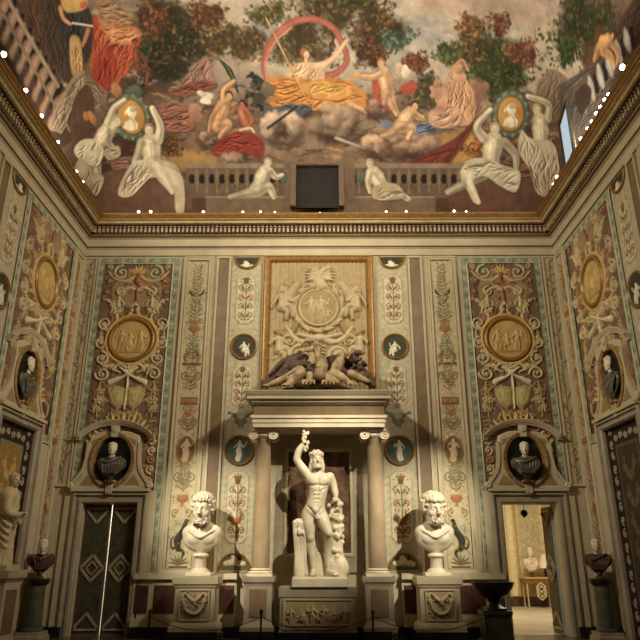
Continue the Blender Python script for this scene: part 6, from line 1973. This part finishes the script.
# dark beast head at the right with open jaws
c.ell(ep(354, 361, -.12), (.13, .13, .11), .03); c.chain([ep(354, 357.5, -.16), ep(357.5, 355.5, -.24), ep(360.5, 357, -.28)], [.075, .055, .03], .02); c.chain([ep(355, 362, -.18), ep(358.5, 362.5, -.24), ep(361, 361.5, -.27)], [.05, .04, .02], .015)
for x in (-1, 1): c.chain([ep(352+x*1.5, 356, -.1), ep(351+x*3, 353, -.06)], [.04, .015], .01)
c.ell(ep(355.5, 358.2, -.245), (.025, .03, .022), .01, sub=True)
for i in range(26): c.ell(ep(350+16*rng.random(), 364+18*rng.random(), -.08-.12*rng.random()), (.055, .05, .05), .010)
c.chain([ep(358, 370, 0), ep(366, 377, -.05), ep(370, 384, -.1), ep(374, 388, -.12)], [.13, .11, .07, .03], .03); c.ell(ep(372, 387, -.14), (.07, .07, .06), .02)
for x0 in range(286, 356, 7): c.ell(ep(x0, 389.5, .12+.05*rng.random()), (.12, .10, .06+.05*rng.random()), .03)
c.build('dark_plumage', mat('dark stone', (96, 72, 56), .5, (58, 42, 34), 9.0, .2), t)
c = Clay((-1.5, -1.25, 4.99), (1.45, -.12, 6.32), .0155)
# dragon neck, open beak, crest
c.chain([ep(320, 377, -.20), ep(322, 367, -.24), ep(319, 357, -.20), ep(316, 350, -.18)], [.135, .125, .10, .09], .02)
for i in range(7): c.chain([ep(316.5+.8*i, 371-3.2*i, -.335+.008*i), ep(319.5+.7*i, 370-3.2*i, -.345), ep(324+.2*i, 371.5-3.2*i, -.32)], [.02, .028, .02], .008)
c.ell(ep(315, 347.5, -.20), (.115, .125, .10), .03); c.chain([ep(313, 345.5, -.25), ep(307.5, 344.6, -.32), ep(303.6, 347.5, -.35)], [.075, .058, .022], .02)
c.chain([ep(312.5, 351, -.24), ep(308.5, 354.2, -.30), ep(304.8, 355, -.33)], [.055, .045, .02], .02)
c.ell(ep(308, 350, -.32), (.085, .06, .045), .02, sub=True)
for d in (0, 1, 2): c.chain([ep(316+d*1.8, 345+d*1.4, -.16), ep(319+d*2.4, 341.5+d*2.2, -.10)], [.045, .012], .01)
c.ell(ep(312.2, 346.6, -.315), (.028, .03, .024), .008, sub=True); c.ell(ep(311.5, 345.2, -.31), (.04, .03, .018), .01)
# hind leg to the left
c.chain([ep(300, 374, -.14), ep(295, 378, -.24), ep(284, 381.5, -.22), ep(270, 387.5, -.26)], [.15, .13, .08, .045], .03)
c.chain([ep(297, 377, -.22), ep(292, 384, -.28), ep(289, 388.5, -.32)], [.115, .075, .055], .03)
for i in range(4): c.chain([ep(297-2.2*i, 373+1.8*i, -.30), ep(294-2.2*i, 378+1.3*i, -.37), ep(291-2.2*i, 382+1.2*i, -.33)], [.012, .018, .012], .012, sub=True)
for dx in (-3, -1, 1): c.chain([ep(289+dx, 387.5, -.33), ep(287.5+dx*1.6, 389.4, -.40)], [.035, .015], .01)
for dx in (-2, 0, 2): c.chain([ep(270, 387.5, -.26), ep(266+dx, 388.8+dx*.3, -.30)], [.035, .014], .01)
for x0 in (309, 328):
    c.chain([ep(x0+1, 377, -.18), ep(x0, 383.5, -.28), ep(x0, 386.5, -.32)], [.085, .06, .055], .02)
    for d in (-5.8, -2, 2, 5.8): c.chain([ep(x0+d*.3, 385, -.32), ep(x0+d*.85, 385.6, -.40), ep(x0+d, 389.4, -.45)], [.034, .036, .012], .008)
# eagle head, breast and legs to the right
c.ell(ep(342.5, 358, -.16), (.095, .11, .095), .02); c.chain([ep(345, 356.6, -.22), ep(348.4, 357.4, -.29), ep(349, 360.8, -.30)], [.05, .042, .014], .012); c.chain([ep(341, 361, -.14), ep(337, 368, -.19), ep(334, 376, -.18)], [.09, .115, .11], .03)
c.ell(ep(344.6, 357.4, -.25), (.022, .025, .02), .008, sub=True)
for i in range(30):
    f = rng.random(); q_ = ep(341-7*f+rng.uniform(-3, 3), 360+16*f, -.25-.03*f); c.chain([q_, q_+np.array([0, -.01, -.05])], [.026, .012], .006)
c.chain([ep(332, 376, -.22), ep(341, 380, -.28), ep(350, 387, -.32)], [.10, .09, .05], .03)
c.chain([ep(350, 376, -.22), ep(358, 380, -.26), ep(367, 384, -.24)], [.09, .075, .05], .03)
for d in (-2, 1, 4): c.chain([ep(350, 386, -.32), ep(350+d, 387.5, -.38), ep(351+d*1.3, 389.6, -.41)], [.035, .03, .012], .01)
c.chain([ep(330, 380, -.26), ep(334, 384, -.28), ep(339, 386, -.26)], [.06, .06, .04], .02)
c.build('pale_limbs', mat('pale stone', (186, 164, 126), .5, (134, 110, 80), 7.0), t)

# ------------------------------------------------------------------ small busts: white head, coloured robe, socle
M_ROBE = mat('dark variegated marble', (118, 110, 94), .3, (58, 55, 48), 11.0, detail=9)
M_ROBE2 = mat('red veined marble', (92, 68, 52), .3, (58, 44, 36), 10.0, detail=9)
def small_bust(loc, label, yaw, robe, sc=1.0, seed=1, group=None, rz=0.0):
    t = thing('bust', label, 'bust', (0, 0, 0), group)
    c = Clay((-.17, -.20, .50), (.17, .20, .90), .0095)
    add_head(c, (0, -.02, .585), .27, yaw, .0, 'cap', 0, seed, True)
    c.build('head', M_WHITE, t)
    c = Clay((-.36, -.24, .10), (.36, .22, .60), .0125)
    c.ell((0, .02, .36), (.24, .14, .19), .05); c.ell((-.20, .03, .40), (.11, .11, .13), .05); c.ell((.20, .03, .40), (.11, .11, .13), .05); c.ell((0, .0, .24), (.17, .12, .12), .05)
    for i in range(7):
        f = (i-3)/3
        c.chain([(f*.26, -.02, .49-.03*abs(f)), (f*.20+.05, -.13, .37), (f*.13, -.12, .20)], [.022, .026, .02], .012)
    c.chain([(-.24, -.04, .46), (-.05, -.15, .42), (.20, -.06, .52)], [.03, .035, .03], .015)
    c.chain([(-.10, -.06, .53), (0, -.12, .50), (.10, -.06, .53)], [.02, .022, .02], .01)
    c.build('robe', robe, t)
    m = MB(); m.lathe(0, .0, [(.06, .16), (.085, .13), (.09, .115), (.06, .10), (.055, .06), (.10, .03), (.115, .015), (.115, 0)], 24); m.build('socle', M_PURPLE, t, True)
    t.scale = (sc, sc, sc)
    t.location = loc; t.rotation_euler = (0, 0, rz)
    return t
NB = 'small busts in the oval niches'
small_bust((-DC-.03, -.17, OV[0][1]-.52), 'small white-headed bust in dark robe in the oval niche above the closed double door', .15, M_ROBE, 1.06, 11, NB)
small_bust((DC-.02, -.17, OV[1][1]-.52), 'small white-headed bust in dark robe in the oval niche above the open bright doorway', -.2, M_ROBE, 1.06, 12, NB)
sb_ = small_bust((-A+.10, -2.22, OV[2][1]-.56), 'small bust in dark robe in the oval niche on the left side wall', .1, M_ROBE, 1.12, 13, NB, PI/2); sb_.scale = (1.1, .58, 1.16)
sb_ = small_bust((A-.10, -2.22, OV[3][1]-.56), 'small bust in dark robe in the oval niche on the right side wall', -.1, M_ROBE, 1.12, 14, NB, -PI/2); sb_.scale = (1.1, .58, 1.16)
for s, lab in ((-1, 'left of the closed double door'), (1, 'right of the open doorway')):
    cx, cy = s*5.62, -1.0
    t = thing('bust_column', 'dark marble column stand in the shadowed corner '+lab, 'pedestal', (cx, cy, 0), 'column stands in the corners')
    m = MB(); m.stack(cx, cy, [(0, .26, .26), (.12, .26, .26), (.13, .23, .23), (.20, .23, .23)]); m.build('base', M_GREY, t)
    m = MB(); m.lathe(cx, cy, [(.20, .20), (.20, .24), (.17, .27), (.16, .6), (.15, 1.02), (.17, 1.04)], 28); m.build('shaft', mat('grey green marble', (96, 94, 78), .35, (66, 64, 54), 5.0), t, True)
    m = MB(); m.lathe(cx, cy, [(.17, 1.04), (.21, 1.08), (.22, 1.14), (.22, 1.16)], 28); m.build('cap', M_BLACK, t, True)
    small_bust((cx, cy, 1.16), ('red-robed bust on a column in the corner ' if s < 0 else 'dim red-robed bust on a column in the corner ')+lab, .3*s, M_ROBE2, .88, 20+s, 'busts on corner columns', -s*.5)

# ------------------------------------------------------------------ robed statue at the left edge
t = thing('robed_statue', 'white standing statue in long robes on a tall pedestal at the left edge', 'statue', (-5.50, -3.05, 1.38))
c = Clay((-5.9, -3.5, 1.42), (-5.02, -2.65, 3.02), .0115)
bx, by = -5.50, -3.05
P = lambda x, y, z: np.array([bx+.88*x, by+.88*y, 1.42+z])
c.chain([P(-.02, 0, .06), P(-.03, 0, .5), P(-.03, 0, .85), P(-.02, 0, 1.12), P(0, 0, 1.25)], [.19, .165, .175, .17, .10], .05)
c.ell(P(-.12, .10, 1.14), (.13, .13, .14), .05); c.ell(P(.03, -.14, 1.15), (.13, .12, .14), .05)
for i in range(14):
    a = -2.4+i*.36
    c.chain([P(.15*math.cos(a), .16*math.sin(a), 1.1), P(.18*math.cos(a+.2), .18*math.sin(a+.2), .75), P(.17*math.cos(a+.25), .17*math.sin(a+.25), .4), P(.21*math.cos(a+.1), .21*math.sin(a+.1), .03)], [.02, .028, .026, .03], .018)
for i in range(6): c.chain([P(-.15, -.16, 1.12-.1*i), P(.12, -.22+.01*i, .92-.12*i), P(.16, .10, .86-.1*i)], [.022, .028, .02], .015)
c.chain([P(.06, -.19, 1.10), P(.10, -.22, .90), P(.24, -.16, .84), P(.36, -.12, .86)], [.075, .065, .048, .03], .03)
c.chain([P(-.05, .16, 1.1), P(.06, .18, .88), P(.22, .04, .84)], [.07, .06, .04], .03)
c.ell(P(.38, -.12, .865), (.05, .035, .028), .015)
for i in range(4): c.chain([P(.40, -.15+.022*i, .87), P(.44, -.155+.022*i, .865), P(.465, -.15+.02*i, .85)], [.011, .010, .008], .006)
c.chain([P(.38, -.09, .88), P(.41, -.075, .89), P(.435, -.085, .885)], [.012, .01, .008], .006)
c.chain([P(.30, -.14, .83), P(.34, -.13, .70), P(.38, -.12, .78)], [.02, .022, .014], .01)
add_head(c, P(.05, -.02, 1.33), .25, yaw=1.1, hair='cap', beard=0, seed=9)
c.ell(P(.12, -.08, .02), (.08, .05, .04), .02); c.ell(P(.12, .08, .02), (.08, .05, .04), .02)
c.build('figure', mat('ivory marble', (214, 198, 160), .5, (190, 170, 130), 3.0), t)
m = MB(); m.stack(bx-.02, by, [(1.36, .27, .27), (1.44, .27, .27), (1.445, .25, .25)]); m.build('plinth', M_CREAM, t)
t = thing('statue_pedestal', 'tall cream pedestal under the robed statue at the left edge', 'pedestal', (bx, by, 0))
m = MB(); m.stack(bx-.02, by, [(0, .36, .36), (.18, .36, .36), (.22, .31, .31), (1.16, .30, .30), (1.2, .33, .33), (1.24, .37, .37), (1.36, .38, .38)]); m.build('block', M_CREAM, t)
m = MB(); m.box(bx+.275, bx+.292, by-.2, by+.2, .35, 1.05); m.build('panel', M_MAUVE, t)

# ------------------------------------------------------------------ dark basin on a stand
t = thing('stone_basin', 'wide dark stone bowl on a dark stand beside the open doorway', 'basin', (3.34, -1.5, 0))
m = MB(); m.lathe(3.34, -1.5, [(.10, .80), (.16, .83), (.30, .92), (.38, 1.03), (.405, 1.10), (.41, 1.12), (.385, 1.12), (.34, 1.05), (.2, .96)], 40); m.build('bowl', mat('dark porphyry', (56, 44, 38), .22, (30, 24, 22), 9.0), t, True)
m = MB(); m.lathe(3.34, -1.5, [(.24, .62), (.25, .66), (.16, .68), (.10, .72), (.09, .76), (.14, .80)], 28); m.build('foot', M_BLACK, t, True)
m = MB(); m.stack(3.34, -1.5, [(0, .30, .30), (.1, .30, .30), (.12, .25, .25), (.54, .24, .24), (.56, .27, .27), (.62, .27, .27)]); m.build('stand', mat('dark grey marble', (72, 70, 64), .35, (46, 44, 40), 5.0), t)

# ------------------------------------------------------------------ barrier posts and ropes
PX = [(-2.62, -3.9), (-.88, -3.9), (.86, -3.9), (2.62, -3.9), (-1.05, -7.1), (.88, -7.1)]
LP = ['thin bronze barrier post in front of the left colossal bust', 'thin bronze barrier post in front of the left column', 'thin bronze barrier post in front of the right column', 'thin bronze barrier post between right colossal bust and dark basin',
      'nearer barrier post, only its knob showing, left of the central statue', 'nearer barrier post, only its knob showing, right of the central statue']
for (x, y), lab in zip(PX, LP):
    t = thing('barrier_post', lab, 'barrier post', (x, y, 0), 'barrier posts round the statues')
    m = MB(); m.lathe(x, y, [(.15, 0), (.15, .015), (.05, .04), (.02, .06)], 20); m.build('base', M_BRONZE, t, True)
    m = MB(); m.lathe(x, y, [(.016, .05), (.016, .72)], 12); m.build('pole', M_BRONZE, t, True)
    m = MB(); m.lathe(x, y, [(.018, .72), (.03, .73), (.03, .745), (.018, .75), (.034, .775), (.03, .80), (.008, .815)], 14); m.build('knob', mat('brass', (150, 116, 62), .35, (120, 90, 46), 9.0, metal=.7), t, True)
for i, (a, b) in enumerate(((0, 1), (1, 2), (2, 3))):
    p, q_ = np.array(PX[a]+(.70,)), np.array(PX[b]+(.70,))
    pts = [p+(q_-p)*u-np.array([0, 0, .8*u*(1-u)]) for u in np.linspace(.012, .988, 17)]
    m = MB(); m.tube(pts, .006, 7)
    o = m.build('barrier_rope', mat('dark rope', (44, 34, 28), .9), None, True)
    tag(o, 'drooping dark rope between the barrier posts ' + ('in front of the left colossal bust', 'in front of the central statue', 'in front of the right colossal bust')[i], 'rope', 'barrier ropes')

# ------------------------------------------------------------------ little spotlights along the cornice
SP_B = [(139, 1), (151, 1), (203.5, .9), (243, .8), (260.5, .8), (275, .7), (320, .5), (386, .8), (406, .8), (454, .9), (466, .7)]
SP_L = [(1, 58, 1.5), (24, 92, 1.2), (40.5, 115, 1.1), (57.4, 140, 1), (76, 169.5, .9), (82.5, 180, .8)]
SP_R = [(624.5, 68, 1.6), (609, 92, .9), (605.6, 99, 1), (601, 105, 1), (597, 112, 1), (592, 118, .9), (588, 126.5, .9), (581.5, 137, 1), (557.5, 174, 1.1), (553.5, 181, .8)]
sites = [(float(pY(px, 210.5, -.46)[0]), -.46, s, 'end') for px, s in SP_B]
sites += [(-5.5, float(pX(px, py, -5.5)[1]), s, 'left') for px, py, s in SP_L]+[(5.5, float(pX(px, py, 5.5)[1]), s, 'right') for px, py, s in SP_R]
cnt = {}
M_HOUS = mat('lamp housing', (60, 56, 50), .4, metal=.6)
proto = None
ORD = ['first', 'second', 'third', 'fourth', 'fifth', 'sixth', 'seventh', 'eighth', 'ninth', 'tenth', 'eleventh']
for x, y, s, side in sites:
    i = cnt.get(side, 0); cnt[side] = i+1
    if proto is None:
        proto = o = thing('cornice_spotlight', '', 'spotlight', (0, 0, 0), 'little spotlights along the cornice')
        m = MB(); m.box(-.04, .04, -.03, .05, 0, .02); m.lathe(0, .02, [(.012, .02), (.012, .05)], 8); m.build('bracket', M_HOUS, o)
        m = MB(); m.lathe(0, .02, [(.03, .045), (.045, .06), (.05, .10), (.04, .13)], 14); m.build('housing', M_HOUS, o, True)
        c_ = Clay((-.06, -.08, .03), (.06, .04, .15), .008); c_.ell((0, -.025, .088), .042); c_.build('bulb', M_BULB, o)
    else:
        o = copy_tree(proto)
    o.location = (x, y, 9.71); o.scale = (s*.8, s*.8, s*.8)
    o.rotation_euler = (0, 0, {'end': 0, 'left': PI/2, 'right': -PI/2}[side])
    where = {'end': 'from the left along the cornice of the end wall', 'left': 'from the photo edge along the left cornice', 'right': 'from the photo edge along the right cornice'}[side]
    o['label'] = '%s little lit spotlight %s' % (ORD[i], where)

# ------------------------------------------------------------------ the bright room through the doorway, and the one behind the closed door
M_NW = mat('next room wall', (206, 186, 138), .6, (188, 164, 114), 3.0)
rm = MB(); rm.box(3.2, 9.6, 8.6, 8.8, 0, 4.2); rm.box(3.0, 3.2, .4, 8.8, 0, 4.2); rm.box(9.6, 9.8, .4, 8.8, 0, 4.2)
rw = tag(rm.build('wall_next_room', M_NW), kind='structure')
q = MB(); q.box(3.2, 9.6, 8.56, 8.6, 0, .30); q.build('dado_band', mat('brown breccia', (96, 66, 48), .4, (52, 38, 32), 6.0), rw)
tag(MB().box(3.0, 9.8, .4, 8.8, -.2, 0).build('floor_next_room', mat('pale floor', (196, 186, 162), .35, (176, 164, 140), 1.4)), kind='structure')
tag(MB().box(3.0, 9.8, .4, 8.8, 4.2, 4.4).build('ceiling_next_room', M_NW), kind='structure')
R = Relief(5.6, 8.6, .32, 4.15, .02, (200, 182, 138))
for a0, a1 in ((5.72, 6.35), (7.6, 8.5)):
    R.rect(a0, a1, .45, 1.9, (216, 200, 156), .02); R.rect(a0+.07, a1-.07, .55, 1.8, (192, 166, 112), .006); R.rect(a0, a1, 2.05, 4.0, (216, 200, 156), .02); R.rect(a0+.07, a1-.07, 2.15, 3.9, (196, 172, 118), .006)
    for i in range(9):
        for s in (-1, 1): R.scroll(((a0+a1)/2+s*.13, .75+i*.38), .09, 1.3, PI/2 if i % 2 else -PI/2, s, .018, (150, 112, 64), .02)
R.rect(6.42, 6.62, .32, 4.1, (222, 208, 166), .04); R.rect(6.68, 6.74, .32, 4.1, (170, 140, 92), .02)
R.rect(6.85, 7.5, 1.15, 3.8, (186, 176, 138), .008)
for i in range(60): R.leaf((rng.uniform(6.9, 7.45), rng.uniform(1.2, 3.75)), rng.uniform(0, 6.3), .14, .02, (206, 194, 152) if i % 2 else (160, 146, 108), .008)
R.build('wall_decoration', lambda a, b, h: (a, 8.6-h, b), .005, rw)
lamp('next_room_lamp', 'AREA', (6.0, 4.6, 4.0), (6.2, 5.2, 0), 230, (1.0, .86, .62), shape='RECTANGLE', size=2.4, size_y=2.4)
t = thing('console_table', 'small gilded console table seen through the open doorway', 'table', (7.1, 8.1, 0))
m = MB(); m.box(6.65, 7.65, 7.85, 8.5, .86, .93, .015); m.build('table_top', mat('table marble', (190, 160, 104), .4), t)
m = MB(); m.box(6.7, 7.6, 7.9, 8.45, .74, .86); m.build('apron', M_GILT, t)
m = MB(); m.prism(lambda a, b, h: (a, 7.88-h, b), [(7.0, .34), (7.16, .22), (7.32, .34), (7.32, .66), (7.16, .78), (7.0, .66)], 0, .03); ap = m.build('lozenge_panel', M_CREAM, t)
m = MB()
for i in range(3): m.oval(lambda a, b, h: (a, 7.85-h, b), 7.16, .36+.14*i, .08, .07, [(0, 0), (.01, .015), (.025, 0)], 14)
m.build('rosette', M_PURPLE, ap)
for x in (6.74, 7.56):
    for y in (7.95, 8.4):
        m = MB(); m.lathe(x, y, [(.02, 0), (.035, .05), (.02, .12), (.028, .4), (.035, .7), (.04, .75)], 10); m.build('leg', M_CREAM, t, True)
tb = small_bust((6.98, 8.1, .93), 'small white bust on the console table through the doorway', .2, M_WHITE, 1.05, 31)
tb.scale = (.78, .78, 1.08)
t = thing('table_lamp', 'lamp with white conical shade on the console table through the doorway', 'lamp', (7.45, 8.15, .93))
m = MB(); m.lathe(7.45, 8.15, [(.09, .93), (.09, .95), (.03, .98), (.045, 1.08), (.02, 1.2)], 16); m.build('base', M_BRONZE, t, True)
m = MB(); m.lathe(7.45, 8.15, [(.25, 1.2), (.10, 1.62), (.09, 1.62), (.24, 1.2)], 24); m.build('lamp_shade', M_WHITE, t, True)
t = thing('hanging_lantern', 'little dark lantern hanging from the lintel of the open doorway', 'lantern', (4.62, .30, 2.68))
m = MB(); m.tube([(4.62, .30, 2.68), (4.62, .30, 2.62), (4.62, .30, 2.56)], .008, 6); m.build('chain', M_BRONZE, t)
m = MB(); m.lathe(4.62, .30, [(.015, 2.57), (.06, 2.55), (.08, 2.50), (.06, 2.44), (.02, 2.41), (.01, 2.39)], 16); m.build('globe', M_BRONZE, t, True)
rm = MB(); rm.box(-6.4, -2.6, 2.2, 2.4, 0, 3.2); rm.box(-6.6, -6.4, .4, 2.4, 0, 3.2); rm.box(-2.6, -2.4, .4, 2.4, 0, 3.2); rm.box(-6.6, -2.4, .4, 2.4, 3.2, 3.3)
tag(rm.build('wall_back_room', mat('white plaster', (232, 224, 206), .7)), kind='structure')
tag(MB().box(-6.6, -2.4, .4, 2.4, -.2, 0).build('floor_back_room', mat('pale floor', (196, 186, 162))), kind='structure')
lamp('back_room_lamp', 'AREA', (-4.6, 1.3, 3.1), (-4.6, 1.6, 0), 130, (1.0, .95, .85), shape='RECTANGLE', size=1.5, size_y=.8)
